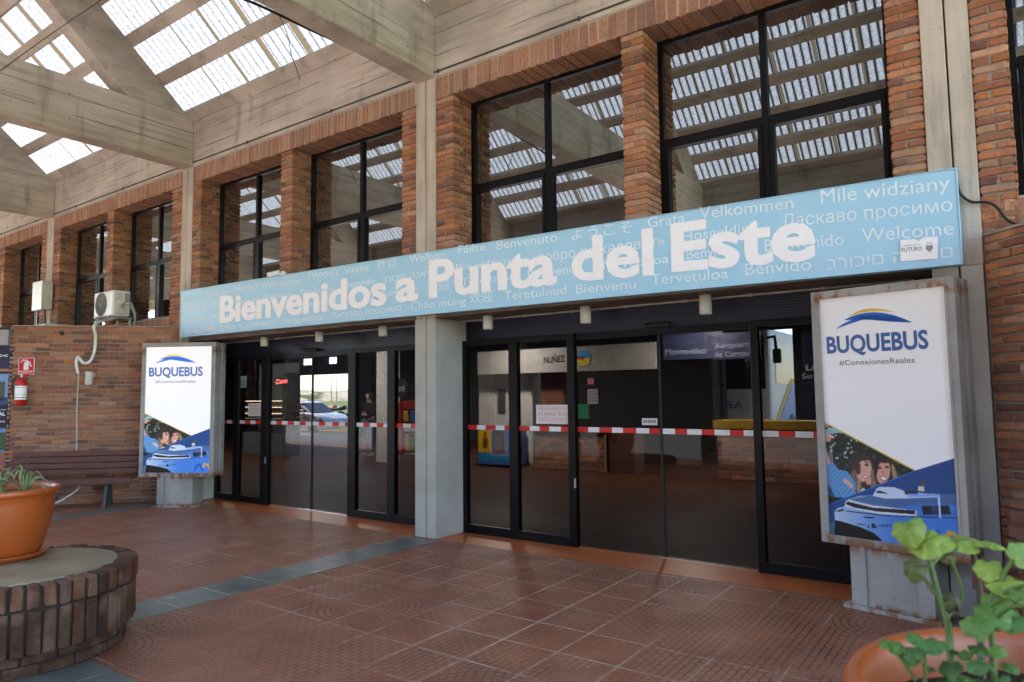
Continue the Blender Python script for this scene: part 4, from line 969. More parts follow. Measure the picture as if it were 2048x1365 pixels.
pot('orange plastic pot on the round brick planter, holding a spider plant', PLX, PLY, ZL, PLR, PLH, .315)
PRX, PRY, PRR, PRH = 5.597, -4.42, .42, .545
pot('large orange plastic pot at the lower right corner, holding a geranium', PRX, PRY, ZL, PRR, PRH, .37)
# spider plant: arching variegated straps
def strap(mb, base, az, L_, rise, droop, wd, cols, twist=0.0, seg=9):
    d = Vector((math.cos(az), math.sin(az), 0)); sd_ = Vector((-d.y, d.x, 0)); pts = []
    for i in range(seg + 1):
        t = i / seg; pts.append(Vector(base) + d * (L_ * (t * .55 + t * t * .45)) + Vector((0, 0, rise * math.sin(min(t * 1.25, 1.0) * math.pi * .5) - droop * t ** 2.6)))
    for strip, (a, b) in enumerate(((-1, -.35), (-.35, .35), (.35, 1))):
        vs = []
        for i, p in enumerate(pts):
            t = i / seg; w_ = wd * (math.sin(math.pi * (.12 + .88 * t)) ** .6 if t < 1 else 0.0); tw = Vector((0, 0, math.sin(twist * t) * .5))
            for q in (a, b): vs.append(p + (sd_ + tw) * (w_ * q) + Vector((0, 0, abs(q) * w_ * .35)))
        mb.add(vs, [(2 * i, 2 * i + 1, 2 * i + 3, 2 * i + 2) for i in range(seg)], 0, cols[1] if strip == 1 else cols[0], True)
A = thing('spider_plant', 'variegated spider plant with arching green and cream leaves in the left pot', 'plant', None, (PLX, PLY, ZL + PLH - .08))
for c_ in range(6):
    ca = rnd.random() * 6.28; cr = .05 + .22 * rnd.random(); bx = (PLX + cr * math.cos(ca), PLY + cr * math.sin(ca), ZL + PLH - .085); mb = MB()
    if c_ < 2: bx = (PLX + .23 - c_ * .10, PLY + .08 - c_ * .2, ZL + PLH - .085)
    for k in range(17):
        g = .7 + .5 * rnd.random(); green, cream = (.085 * g, .17 * g, .035 * g), (.42 * g, .46 * g, .24 * g)
        strap(mb, bx, rnd.random() * 6.28, .06 + .15 * rnd.random(),   .12 + .16 * rnd.random(), .03 + .16 * rnd.random(), .008 + .005 * rnd.random(), (green, cream) if rnd.random() < .6 else (cream, green), rnd.random() * 3)
    mb.build('leaf_rosette', 'leaf', A)
inv(A)
o = None
mb = MB(); q = Vector((PLX + .37, PLY + .10, ZL + PLH + .025)); strap(mb, tuple(q), .4, .10, .01, .012, .016, ((.16, .26, .06), (.12, .22, .05)), .5); mb.tube([(PLX + .24, PLY + .05, ZL + PLH - .03), (PLX + .31, PLY + .08, ZL + PLH + .02), tuple(q)], .003, 5, 0, (.14, .2, .05))
o = mb.build('runner', 'leaf', A); 
# geranium: upright stems with rounded scalloped leaves
def round_leaf(mb, c, nrm_, R_, col, cup=.18, fold=.0, a0=0.0):
    n_ = Vector(nrm_).normalized(); u = n_.orthogonal().normalized(); v = n_.cross(u)
    u, v = u * math.cos(a0) + v * math.sin(a0), v * math.cos(a0) - u * math.sin(a0); rings, seg = 4, 36; vs = [Vector(c)]
    for i in range(1, rings + 1):
        t = i / rings
        for k in range(seg):
            a = 2 * math.pi * k / seg; sc = 1 + .055 * math.cos(a * 8) * t - .42 * math.exp(-((a - math.pi) / .22) ** 2) * t + .05 * math.sin(a * 3 + a0)
            r_ = R_ * t * sc; x, y = r_ * math.cos(a), r_ * math.sin(a)
            z = -cup * R_ * t * t + .05 * R_ * math.cos(a * 8) * t + fold * abs(y) - fold * .3 * R_ * t + .06 * R_ * math.sin(a * 2 + a0) * t
            vs.append(Vector(c) + u * x + v * y + n_ * z)
    fs = [(0, 1 + k, 1 + (k + 1) % seg) for k in range(seg)] + [(1 + i * seg + k, 1 + (i + 1) * seg + k, 1 + (i + 1) * seg + (k + 1) % seg, 1 + i * seg + (k + 1) % seg) for i in range(rings - 1) for k in range(seg)]
    o_ = len(mb.v); mb.add(vs, [], 0); 
    for f in fs:
        j = rnd.random() * .12; vein = 1.18 if (min(f) - 1) % 9 == 0 else 1.0
        mb.f.append(tuple(i + o_ for i in f)); mb.mi.append(0); mb.sm.append(True); mb.col.append(tuple(min(1, x * vein * (.94 + j)) for x in col))
def pp(px, py, dist): return EYE + ray(px, py).normalized() * dist
A = thing('geranium_plant', 'leggy geranium with bright green rounded leaves growing in the lower right pot', 'plant', None, (PRX, PRY, ZL + PRH - .09))
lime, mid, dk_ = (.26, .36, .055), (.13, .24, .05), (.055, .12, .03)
soilz = ZL + PRH - .085
def stem(pts, r0_, r1_, col, name='stem'):
    n = len(pts); mb = MB(); out = []
    P_ = [Vector(p) for p in pts]
    for i in range(n - 1):
        p0_, p1_, p2_, p3_ = P_[max(i - 1, 0)], P_[i], P_[i + 1], P_[min(i + 2, n - 1)]
        for k in range(6):
            t = k / 6; out.append(.5 * ((2 * p1_) + (p2_ - p0_) * t + (2 * p0_ - 5 * p1_ + 4 * p2_ - p3_) * t * t + (3 * p1_ - p0_ - 3 * p2_ + p3_) * t ** 3))
    out.append(P_[-1]); m_ = len(out); mb.tube(out, [r0_ + (r1_ - r0_) * i / (m_ - 1) for i in range(m_)], 8, 0, col); mb.build(name, 'leaf', A)
sg, sb = (.13, .20, .05), (.11, .075, .04)
D0 = 1.62
base1 = pp(1905, 1365, 1.55); base1.z = soilz
stem([base1, pp(1900, 1290, 1.58), pp(1893, 1240, D0), pp(1870, 1165, D0), pp(1858, 1115, D0)],   .0075, .0045, sg)
stem([pp(1858, 1115, D0), pp(1838, 1080, D0), pp(1818, 1050, D0 - .02)], .005, .003, sg); stem([pp(1872, 1190, D0), pp(1850, 1160, D0), pp(1824, 1136, D0 - .02)], .0045, .003, sg)
stem([pp(1893, 1236, D0), pp(1925, 1190, D0 + .04), pp(1900, 1118, D0 + .02)], .004, .003, sg); stem([pp(1862, 1130, D0), pp(1905, 1090, D0 + .03), pp(1945, 1080, D0 + .06)], .0045, .003, sg)
b2 = pp(1965, 1365, 1.6); b2.z = soilz
stem([b2, pp(1962, 1300, 1.64), pp(1960, 1220, 1.66), pp(1958, 1150, 1.66), pp(1945, 1105, 1.66)], .007, .004, sb)
b3 = pp(1985, 1365, 1.58); b3.z = soilz
stem([b3, pp(1985, 1290, 1.6), pp(1978, 1220, 1.6), pp(2000, 1160, 1.6), pp(2035, 1105, 1.6)], .006, .0035, sg)
stem([pp(1978, 1215, 1.6), pp(2020, 1180, 1.58), pp(2060, 1170, 1.56)], .004, .003, sg); stem([pp(1980, 1250, 1.6), pp(2020, 1215, 1.56), pp(2060, 1215, 1.54)], .004, .003, sg)
def leafpart(px, py, dist, Rpx, col, tilt, cup=.2, fold=.0, a0=0.0):
    c = pp(px, py, dist); R_ = Rpx * .80 / FPX * dist; mb = MB(); tc = (EYE - c).normalized(); n_ = Vector((0, 0, 1)) * tilt[0] + tc * tilt[1] + rgt * tilt[2]
    round_leaf(mb, c, n_, R_, col, cup, fold, a0); mb.build('leaf', 'leaf', A)
for a in [(1812, 1055, D0 - .02, 34, (.22, .31, .06), (.6, .8, -.5), .7, .3, 1.0), (1852, 1083, D0, 38, lime, (.8, .7, -.2), .35, .2, 2.0), (1872, 1078, D0 + .01, 34, lime, (.9, .55, .2), .3, .1, 4.0), (1918, 1083, D0 + .04, 36, lime, (1, .35, .1), .35, .2, 5.5), (1945, 1080, D0 + .06, 28, (.28, .38, .06), (1, .25, .2), .3, .2, .5), (1985, 1088, D0 + .06, 24, lime, (1, .25, .3), .3, .2, 2.2),
          (1822, 1137, D0 - .03, 26, (.11, .13, .04), (.4, .7, -.7), .9, .5, .3), (1898, 1112, D0 + .02, 16, (.16, .17, .06), (.3, .8, .3), .9, .6, 1.7), (2045, 1108, 1.58, 26, (.22, .36, .09), (.4, .9, .1), .3, .2, 3.0), (1975, 1138, 1.6, 24, lime, (.5, .9, -.2), .25, .1, 0.7), (2008, 1165, 1.6, 34, lime, (.9, .5, .1), .3, .15, 4.4),
          (2052, 1190, 1.56, 26, mid, (.8, .6, .2), .3, .1, 2.7), (1990, 1210, 1.6, 30, mid, (.7, .8, 0), .3, .15, 5.1), (1985, 1232, 1.58, 32, mid, (.6, .9, .3), .3, .1, 1.1), (2015, 1240, 1.6, 30, (.11, .22, .05), (.8, .7, -.2), .3, .2, .2), (1950, 1255, 1.56, 26, mid, (.5, .9, -.3), .3, .2, 3.6), (1910, 1200, D0, 20, (.12, .12, .05), (.3, .8, .4), 1.0, .6, 2.0)]: leafpart(*a)
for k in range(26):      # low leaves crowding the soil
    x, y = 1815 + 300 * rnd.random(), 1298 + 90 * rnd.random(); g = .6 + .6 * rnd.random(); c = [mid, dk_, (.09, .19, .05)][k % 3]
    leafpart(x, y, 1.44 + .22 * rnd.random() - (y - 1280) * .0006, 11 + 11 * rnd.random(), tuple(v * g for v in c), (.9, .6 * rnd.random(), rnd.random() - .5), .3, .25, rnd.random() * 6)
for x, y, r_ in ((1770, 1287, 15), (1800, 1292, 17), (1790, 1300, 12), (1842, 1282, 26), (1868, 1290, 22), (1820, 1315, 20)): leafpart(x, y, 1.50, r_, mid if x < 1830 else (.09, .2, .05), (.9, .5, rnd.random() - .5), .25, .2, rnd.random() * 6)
stem([pp(1830, 1360, 1.42), pp(1800, 1315, 1.5), pp(1772, 1288, 1.5)], .003, .002, sg); stem([pp(1850, 1365, 1.42), pp(1850, 1310, 1.5), pp(1845, 1285, 1.5)], .003, .002, sg)
inv(A)

# ------------------------------------------------------------------ notices on the glass
def notice(label, px0, py0, px1, py1, y, lines, col=(.62, .58, .57), tcol=(.60, .34, .34), bold=.03):
    a, b = onY(px0, py0, y), onY(px1, py1, y); x0, x1, z0, z1 = a.x, b.x, b.z, a.z; mb = MB()
    mb.box((x0, y - .0012, z0), (x1, y, z1), 0, col)
    h = (z1 - z0) / (len(lines) + .6) if lines else 1
    for k, t_ in enumerate(lines):
        zz = z1 - h * (k + 1.05); put_text(mb, t_, lambda s, t: (x0 + (x1 - x0) * (.10 + .8 * s), y - .0020, zz + t * h * .68), 0, tcol, bold)
    o = mb.build('paper_notice', 'print'); tag(o, label, 'notice')
notice('white no smoking notice with pale red capitals on the right entrance glass', 1072, 810, 1137, 849, YD + .0115, ["PROHIBIDO", "FUMAR EN", "ESTE LOCAL"])
notice('white no smoking notice with pale red capitals on the left entrance glass', 497, 807, 523, 833, YD + .0115, ["PROHIBIDO", "FUMAR EN", "ESTE LOCAL"])
notice('small white tag with a printed code stuck on the right sliding leaf', 1284, 837, 1315, 851, YD + .0395, ["IIIIII"], (.6, .6, .6), (.08, .08, .08))
notice('green and white sticker high on the left entrance glass', 480, 753, 493, 775, YD + .0115, ["", "iii", "|||"], (.35, .45, .40), (.05, .12, .09))

# ------------------------------------------------------------------ inside the hall, seen through the tinted glass
def iy(px, py, Y): return onY(px, py, Y)
def counter(label, x0, x1, Y, h, top, topmat, ext=None):
    A = thing('brick_counter', label, 'counter', None, ((x0 + x1) / 2, Y + .3, 0)); mb = MB(); mb.box((x0 + .01, Y + .012, 0), (x1 - .01, Y + .6, h - .01), 1)
    nr = int(h / .085); ch = h / nr
    for k in range(nr):
        x = x0 - (.13 if k % 2 else 0)
        while x < x1:
            a, b = max(x, x0), min(x + .255, x1)
            if b - a > .03: mb.cbox((a, Y, k * ch + .006), (b - .012, Y + .12, (k + 1) * ch - .006), .005, 0, bcol(.95), None, .006)
            x += .262
    mb.build('brick_front', ['brick', 'mortar'], A); mb = MB(); mb.box((x0 - .05, Y - .06, h), (x1 + .05, Y + .65, h + top)); mb.build('counter_top', topmat, A)
    if ext:
        mb = MB(); mb.box((x1 + .052, Y + .05, 0), (ext, Y + .5, h + top - .02)); mb.build('side_cabinet', 'wood', A)
    inv(A)
counter('brick service counter with a dark cabinet inside the right entrance', -3.115, -1.37, 6.9, .84, .06, 'wood', -.73)
counter('brick service counter with a yellow top band inside the right entrance', .95, 3.8, 7.0, .94, .15, 'mustard')
# lettered fascias
def board(label, pxs, pys, Y, mat, texts, name='hall_sign', facing=-1, th=.06, cat='sign'):
    a, b = iy(*pxs, Y), iy(*pys, Y); A = thing(name, label, cat, None, ((a.x + b.x) / 2, Y, b.z)); mb = MB(); mb.box((a.x, Y, b.z), (b.x, Y + th, a.z)); mb.build('panel', mat, A)
    mb = MB()
    for t_, x0, y0, x1, y1, cap, col, bold in texts:
        p, q = iy(x0, y0, Y), iy(x1, y1, Y); hh = (iy(x0, y0 - cap, Y) - p).z; put_text(mb, t_, lambda s, t: (p.x + (q.x - p.x) * s, Y - .006, p.z + (q.z - p.z) * s + t * hh), 0, col, bold)
    if texts: mb.build('lettering', 'print', A)
    inv(A); return A
A = board('pale grey hall fascia lettered in dark italics above the brick counter', (955, 705), (1312, 738), 6.86, 'grey', [("NUÑEZ", 1088, 727, 1130, 724, 13, (.015, .015, .02), .02)])
q = iy(1167, 717, 6.85); mb = MB(); g = .175
for r_, c_, e in ((1.0, lin(60, 150, 210), 0), (.0, 0, 0)):
    if r_: mb.add([(q.x + g * math.cos(k * .2618), q.y, q.z + g * math.sin(k * .2618)) for k in range(24)], [tuple(range(24))], 0, c_)
mb.add([(q.x + g * .96 * math.cos(math.pi + k * math.pi / 16), q.y - .003, q.z + g * .96 * math.sin(math.pi + k * math.pi / 16)) for k in range(17)], [tuple(range(17))], 0, lin(214, 190, 60)); mb.add([(q.x - g, q.y - .005, q.z - .02), (q.x + .02, q.y - .005, q.z - .02), (q.x + .02, q.y - .005, q.z + .04), (q.x - g, q.y - .005, q.z + .04)], [(0, 1, 2, 3)], 0, lin(150, 40, 46)); o = mb.build('round_emblem', 'print', A); o.matrix_parent_inverse = Matrix.Translation(A.location).inverted()
gl_ = (.16, .17, .22)
board('navy hall fascia lettered with airport names right of the middle of the doors', (1325, 668), (1446, 716), 6.9, 'navy', [("Montevideo", 1331, 710, 1413, 707, 12, gl_, .02)])
board('navy hall panel with airport lettering beside the bus opening', (1424, 668), (1520, 716), 6.82, 'navy', [("Aeropuerto", 1430, 698, 1505, 693, 11, gl_, .02), ("de Carrasco", 1430, 715, 1510, 711, 11, gl_, .02)])
board('tall navy hall panel lettered in white next to the big lightbox', (1602, 664), (1760, 842), 6.95, 'navy', [("Líneas", 1612, 741, 1680, 738, 11, (.7, .7, .7), .03), ("Semi Cama", 1597 + 8, 758, 1690, 754, 11, (.7, .7, .7), .0)])
# the mirror image of a lettered board stands across the forecourt
def mir(px, py, Yg, Y):
    d = ray(px, py); h = EYE + d * ((Yg - EYE.y) / d.y); d = Vector((d.x, -d.y, d.z)); return h + d * ((Y - h.y) / d.y)
A = thing('forecourt_sign', 'dark lettered board across the forecourt, mirrored in the right entrance glass', 'sign', None, tuple(mir(1300, 720, .545, -8.3)))
a, b = mir(1205, 735, .545, -8.3), mir(1395, 700, .545, -8.3); mb = MB(); mb.box((a.x, -8.44, a.z), (b.x, -8.30, b.z + .1)); mb.build('panel', 'grey', A)
mb = MB()
for t_, x0, x1, y_ in (("MONTEVIDEO", 1238, 1283, 719), ("VIDEO", 1312, 1358, 717)):
    p, q = mir(x0, y_, .545, -8.29), mir(x1, y_ - 1, .545, -8.29); hh = (mir(x0, y_ - 8, .545, -8.29) - p).z
    put_text(mb, t_, lambda s, t: (q.x + (p.x - q.x) * s, -8.29, p.z + t * hh), 0, (.75, .75, .7), .02)
mb.build('lettering', 'print', A); inv(A)
# white cabinet, ice cream freezer, pillar, notices
A = thing('white_cabinet', 'tall white cabinet inside the first right door panel', 'cabinet', None, (-3.9, 7.4, 0)); a, b = iy(957, 746, 7.3), iy(1066, 930, 7.3)
mb = MB(); mb.box((a.x, 7.3, 0), (b.x, 7.9, a.z)); mb.build('carcass', 'white', A)
mb = MB(); w_ = (b.x - a.x) / 3
for k in range(3): mb.box((a.x + w_ * k + .02, 7.28, .06), (a.x + w_ * (k + 1) - .02, 7.298, a.z - .05))
mb.build('cabinet_door', 'offwhite', A); mb = MB()
q = iy(1000, 800, 7.2); mb.box((q.x - .10, 7.24, q.z - .3), (q.x + .10, 7.278, q.z + .25)); mb.build('dispenser_panel', 'dgrey', A); inv(A)
A = thing('ice_cream_freezer', 'low blue ice cream freezer with yellow and brown adverts inside the right doors', 'freezer', None, (-4.1, 6.7, 0)); a, b = iy(955, 858, 6.6), iy(1024, 926, 6.6)
mb = MB(); mb.cbox((a.x, 6.6, .04), (b.x, 7.2, a.z), .03); mb.build('body', 'blue', A); mb = MB(); x0, x1, z0, z1 = a.x, b.x, b.z, a.z
def fq(u0, u1, v0, v1, c_, e): mb.add([(x0 + (x1 - x0) * u0, 6.597 - e, z0 + (z1 - z0) * v0), (x0 + (x1 - x0) * u1, 6.597 - e, z0 + (z1 - z0) * v0), (x0 + (x1 - x0) * u1, 6.597 - e, z0 + (z1 - z0) * v1), (x0 + (x1 - x0) * u0, 6.597 - e, z0 + (z1 - z0) * v1)], [(0, 1, 2, 3)], 0, c_)
fq(.02, .40, .27, .97, lin(236, 190, 20), 0); fq(.44, .80, .27, .97, lin(60, 36, 28), 0); fq(.02, .98, .02, .25, lin(20, 140, 200), 0); fq(.16, .30, .42, .72, lin(120, 60, 30), .002); fq(.19, .27, .30, .45, lin(214, 160, 90), .002); fq(.54, .70, .40, .80, lin(96, 60, 40), .002); fq(.20, .27, .76, .90, lin(190, 30, 30), .002)
mb.build('advert_panel', 'print', A); inv(A)
mb = MB(); mb.box((-3.16, 7.25, 0), (-2.55, 7.6, 2.2), 0, (.16, .06, .035)); o = mb.build('hall_pillar', 'brick'); tag(o, 'square brick pillar behind the left brick counter inside the hall', 'pillar')
notice('green framed paper notice on the dark hall partition', 1153, 809, 1178, 838, 6.85, ["", "", ""], (.05, .26, .14)); notice('white printed sheet hanging above the green notice in the hall', 1175, 779, 1196, 808, 6.85, ["IIIIII", "IIII", "IIIII", "III"], (.5, .5, .5), (.2, .2, .2)); notice('pink paper slip above the white sheet in the hall', 1175, 757, 1188, 769, 6.86, [], (.6, .16, .24))
# bakery display with lit goods and a red neon
A = thing('bakery_display', 'dark bakery display case with lit shelves of pastries inside the left door', 'display case', None, (-10.9, 6.3, 0)); Yk = 6.0; a, b = iy(538, 768, Yk), iy(599, 905, Yk + .56)
mb = MB(); mb.box((a.x - 1.2, Yk + .5, 0), (b.x, Yk + .56, 2.6)); mb.box((b.x - .05, Yk, 0), (b.x, Yk + .5, 2.3)); mb.box((a.x - 1.2, Yk, 0), (b.x - .05, Yk + .5, .62)); mb.build('case', 'dgrey', A)
warm = bpy.data.materials.new('lit_shelf_lamp'); warm.use_nodes = True; warm.node_tree.nodes['Principled BSDF'].inputs['Emission Color'].default_value = (1, .72, .38, 1); warm.node_tree.nodes['Principled BSDF'].inputs['Emission Strength'].default_value = .9; M['warm'] = warm
for k in range(3):
    z = iy(570, 812 + 13 * k, Yk).z; mb = MB(); mb.box((a.x - 1.2, Yk + .05, z - .015), (b.x - .055, Yk + .48, z)); sh = mb.build('shelf', 'steel', A)
    mb = MB(); mb.box((a.x - 1.2, Yk + .06, z + .125), (b.x - .06, Yk + .08, z + .14)); mb.build('shelf_lamp', 'warm', sh)
    for j in range(9):
        mb = MB(); x = a.x - .3 + j * .19; r_ = .05 + .02 * rnd.random(); mb.lathe([(0, 0), (r_, .005), (r_ * 1.05, .03), (r_ * .6, .06), (0, .065)], (x, Yk + .22 + .1 * rnd.random(), z), 10, 0, (1, 1, 1)); mb.build('pastry', 'pot', sh)
inv(A)
neon = bpy.data.materials.new('red_neon'); neon.use_nodes = True; neon.node_tree.nodes['Principled BSDF'].inputs['Emission Color'].default_value = (1, .02, .03, 1); neon.node_tree.nodes['Principled BSDF'].inputs['Emission Strength'].default_value = .8; M['neon'] = neon
mb = MB(); p, q = iy(551, 769, 5.95), iy(575, 768, 5.95); hh = .13; put_text(mb, "Coca", lambda s, t: (p.x + (q.x - p.x) * s, 5.95, p.z + t * hh + .04 * s), 0, (1, 1, 1), .05); mb.box((p.x - .02, 5.955, p.z - .02), (q.x + .02, 5.97, p.z + .2), 1); o = mb.build('neon_sign', ['neon', 'black']); tag(o, 'small glowing red neon script above the bakery shelves', 'sign')
a, b = iy(753, 746, 6.2), iy(776, 914, 6.2); mb = MB(); mb.box((a.x, 6.2, 0), (b.x, 6.6, 5.42)); o = mb.build('hall_column', 'white'); tag(o, 'white square column inside the left door, behind the standing person', 'column')
A = thing('toy_machine_stand', 'red and yellow toy machine stand inside the last left door panel', 'vending machine', None, (-6.3, 6.1, 0)); a, b = iy(790, 800, 6.0), iy(832, 912, 6.0)
for k, (u0, u1, v0, v1, mt) in enumerate(((0, .3, 0, .95, 'red'), (.32, 1, .82, .98, 'red'), (.34, .62, .60, .80, 'yellow'), (.66, 1, .60, .80, 'blue'), (.34, .98, .42, .56, 'white'), (.40, .60, .06, .38, 'yellow'), (.62, .98, .06, .38, 'grass'), (.32, 1.0, 0, .05, 'white'))):
    mb = MB(); mb.cbox((a.x + (b.x - a.x) * u0, 6.0 + .01 * k, b.z + (a.z - b.z) * v0), (a.x + (b.x - a.x) * u1, 6.5, b.z + (a.z - b.z) * v1), .02); mb.build(['post', 'canopy', 'toy_bin', 'toy_bin', 'shelf', 'toy_bin', 'toy_bin', 'base'][k], mt, A)
inv(A)
q = iy(801, 776, 5.95); A = thing('round_sign', 'round black sign with white letters above the toy machine stand', 'sign', None, tuple(q)); mb = MB(); mb.add([(q.x + .22 * math.cos(k * .2618), q.y, q.z + .22 * math.sin(k * .2618)) for k in range(24)] + [(q.x + .22 * math.cos(k * .2618), q.y + .04, q.z + .22 * math.sin(k * .2618)) for k in range(24)], [tuple(range(24)), tuple(range(47, 23, -1))] + [(k, 24 + k, 24 + (k + 1) % 24, (k + 1) % 24) for k in range(24)]); mb.build('disc', 'black', A, recalc=True)
mb = MB(); put_text(mb, "ini", lambda s, t: (q.x - .12 + .26 * s, q.y - .004, q.z - .08 + t * .15), 0, (.75, .75, .75), .04); mb.build('lettering', 'print', A); inv(A)

# ------------------------------------------------------------------ person standing in the hall
def skin(name, verts, edges, radii, mat, parent, sub=2):
    me = bpy.data.meshes.new(name); me.from_pydata(verts, edges, []); o = bpy.data.objects.new(name, me); C.objects.link(o); o.parent = parent
    sk = o.modifiers.new('skin', 'SKIN'); 
    for v, r_ in zip(me.skin_vertices[0].data if me.skin_vertices else [], radii): v.radius = (r_, r_)
    o.modifiers.new('sub', 'SUBSURF').render_levels = sub; me.materials.append(M[mat]); return o
def skinned(name, verts, edges, radii, mat, parent):
    bm = bmesh.new(); ly = bm.verts.layers.skin.verify(); vv = [bm.verts.new(v) for v in verts]
    for v, r_ in zip(vv, radii): v[ly].radius = (r_, r_)
    vv[0][ly].use_root = True
    for a, b in edges: bm.edges.new((vv[a], vv[b]))
    me = bpy.data.meshes.new(name); bm.to_mesh(me); bm.free(); me.materials.append(M[mat]); o = bpy.data.objects.new(name, me); C.objects.link(o)
    if parent: o.parent = parent
    o.modifiers.new('skin', 'SKIN').use_smooth_shade = True; s_ = o.modifiers.new('sub', 'SUBSURF'); s_.levels = s_.render_levels = 2
    return o
M['skin'] = plain('skin', (.42, .24, .17), .5, .4); M['jeans'] = plain('blue_jeans', (.07, .11, .20), .8, .2); M['jacket'] = plain('dark_jacket', (.02, .02, .024), .8, .2); M['hair'] = plain('dark_hair', (.02, .014, .01), .6, .3)
g0 = onZ(738, 915, 0); P0 = Vector((g0.x, g0.y, 0))
PE = thing('person', 'person in a dark jacket and blue jeans standing with folded arms inside the left doors', 'person', None, tuple(P0))
pts = [(0, 0, .96), (0, .01, 1.15), (0, .02, 1.36), (0, .0, 1.47), (0, -.02, 1.53), (0, -.03, 1.62), (0, -.02, 1.70), (.10, 0, .90), (.11, -.01, .50), (.11, .03, .09), (.12, -.12, .04), (-.10, 0, .90), (-.12, -.02, .50), (-.13, .02, .09), (-.15, -.13, .04),
       (.17, .02, 1.40), (.22, .0, 1.14), (.06, -.20, 1.12), (-.06, -.22, 1.14), (-.17, .02, 1.40), (-.22, .0, 1.14), (-.05, -.17, 1.17), (.07, -.19, 1.19)]
eds = [(0, 1), (1, 2), (2, 3), (3, 4), (4, 5), (5, 6), (0, 7), (7, 8), (8, 9), (9, 10), (0, 11), (11, 12), (12, 13), (13, 14), (2, 15), (15, 16), (16, 17), (17, 18), (2, 19), (19, 20), (20, 21), (21, 22)]
rad = [.13, .13, .14, .06, .055, .09, .085, .085, .06, .042, .04, .085, .06, .042, .04, .058, .045, .034, .028, .058, .045, .034, .028]
ofs = lambda L_: [tuple(Vector(p) + P0) for p in L_]
skinned('body', ofs(pts), eds, rad, 'skin', PE)
skinned('jacket', ofs([pts[0], pts[1], pts[2], pts[3], pts[15], pts[16], (.09, -.17, 1.12), pts[19], pts[20], (-.08, -.14, 1.165)]), [(0, 1), (1, 2), (2, 3), (2, 4), (4, 5), (5, 6), (2, 7), (7, 8), (8, 9)], [.155, .155, .16, .085, .072, .06, .048, .072, .06, .048], 'jacket', PE)
skinned('jeans', ofs([(0, 0, 1.0), pts[7], pts[8], (.11, .025, .12), pts[11], pts[12], (-.13, .015, .12)]), [(0, 1), (1, 2), (2, 3), (0, 4), (4, 5), (5, 6)], [.145, .10, .075, .062, .10, .075, .062], 'jeans', PE)
mb = MB(); mb.lathe([(0, .125), (.06, .11), (.098, .06), (.104, .0), (.098, -.05), (.085, -.08)], tuple(P0 + Vector((0, .012, 1.645))), 20); mb.build('hair', 'hair', PE)
inv(PE)

# ------------------------------------------------------------------ beyond the hall: car, motorbikes, bus, kerb, dunes
M['car_paint'] = plain('silver_car_paint', (.50, .51, .53), .28, .5, .5, .03); M['dark_glass'] = plain('dark_car_glass', (.015, .018, .022), .08, .6)
def wheel(parent, c, r_, ax, wd):
    mb = MB(); ax = Vector(ax); T = Matrix.Translation(c) @ ax.to_track_quat('Z', 'Y').to_matrix().to_4x4(); mb.lathe([(r_ * .66, -wd / 2), (r_ * .95, -wd / 2), (r_, -wd * .3), (r_, wd * .3), (r_ * .95, wd / 2), (r_ * .66, wd / 2)], (0, 0, 0), 28, 0, (1, 1, 1), T); o = mb.build('wheel', 'black', parent)
    mb = MB(); mb.lathe([(r_ * .66, wd * .45), (r_ * .60, wd * .40), (r_ * .56, wd * .2)], (0, 0, 0), 28, 0, (1, 1, 1), T); mb.lathe([(.0, wd * .42), (r_ * .14, wd * .40), (r_ * .14, wd * .2)], (0, 0, 0), 12, 0, (1, 1, 1), T)
    for k in range(5): mb.add([(r_ * .1, -r_ * .06, wd * .38), (r_ * .62, -r_ * .09, wd * .34), (r_ * .62, r_ * .09, wd * .34), (r_ * .1, r_ * .06, wd * .38)], [(0, 1, 2, 3)], 0, (1, 1, 1), False, T @ Matrix.Rotation(k * 1.2566, 4, 'Z'))
    mb.build('rim', 'steel', o); return o
G = -.04
w0 = onZ(646, 868, G); hx = Vector((1, .02, 0)).normalized(); hy = Vector((-hx.y, hx.x, 0)); O = Vector((w0.x, w0.y, G)) + hx * .05
A = thing('parked_car', 'silver hatchback parked outside the hall, seen through the left doors', 'car', None, tuple(O - hx * 2))
fn = lambda a, b, d: tuple(O - hx * a + hy * d + Vector((0, 0, b)))
mb = MB(); low = [(0.02, .42), (0.0, .30), (.1, .2), (4.1, .2), (4.15, .5), (4.1, .92), (3.3, .95), (1.25, .95), (.55, .84), (.12, .66)]; mb.prism(low, .0, 1.74, fn); mb.build('body', 'car_paint', A, bevel=.07, recalc=True)
mb = MB(); cab = [(1.15, .94), (1.9, 1.40), (2.3, 1.47), (3.4, 1.45), (4.05, .94)]; mb.prism(cab, .12, 1.62, fn); mb.build('cabin', 'car_paint', A, bevel=.06, recalc=True)
mb = MB(); mb.prism([(1.42, .98), (1.98, 1.36), (2.5, 1.40), (2.5, .98)], .10, .125, fn); mb.build('window', 'dark_glass', A); mb = MB(); mb.prism([(2.58, .98), (2.58, 1.40), (3.32, 1.38), (3.8, .98)], .10, .125, fn); mb.build('window', 'dark_glass', A)
mb = MB(); vs = [fn(1.12, .965, .2), fn(1.12, .965, 1.54), fn(1.86, 1.395, 1.46), fn(1.86, 1.395, .28)]; mb.add([Vector(v) + hx * .03 for v in vs], [(0, 1, 2, 3)]); mb.build('windscreen', 'dark_glass', A)
mb = MB(); mb.prism([(.04, .60), (.10, .70), (.50, .76), (.45, .64)], -.012, .2, fn); mb.build('headlight', 'white', A)
for a in (.78, 3.36): wheel(A, O - hx * a + hy * .06 + Vector((0, 0, .32)), .32, -hy, .2)
mb = MB(); mb.cbox((-.09, -.16, 0), (.09, .0, .12), .03, 0, (1, 1, 1), Matrix.Translation(Vector(fn(1.5, .98, 0)))); mb.build('mirror', 'car_paint', A); inv(A)
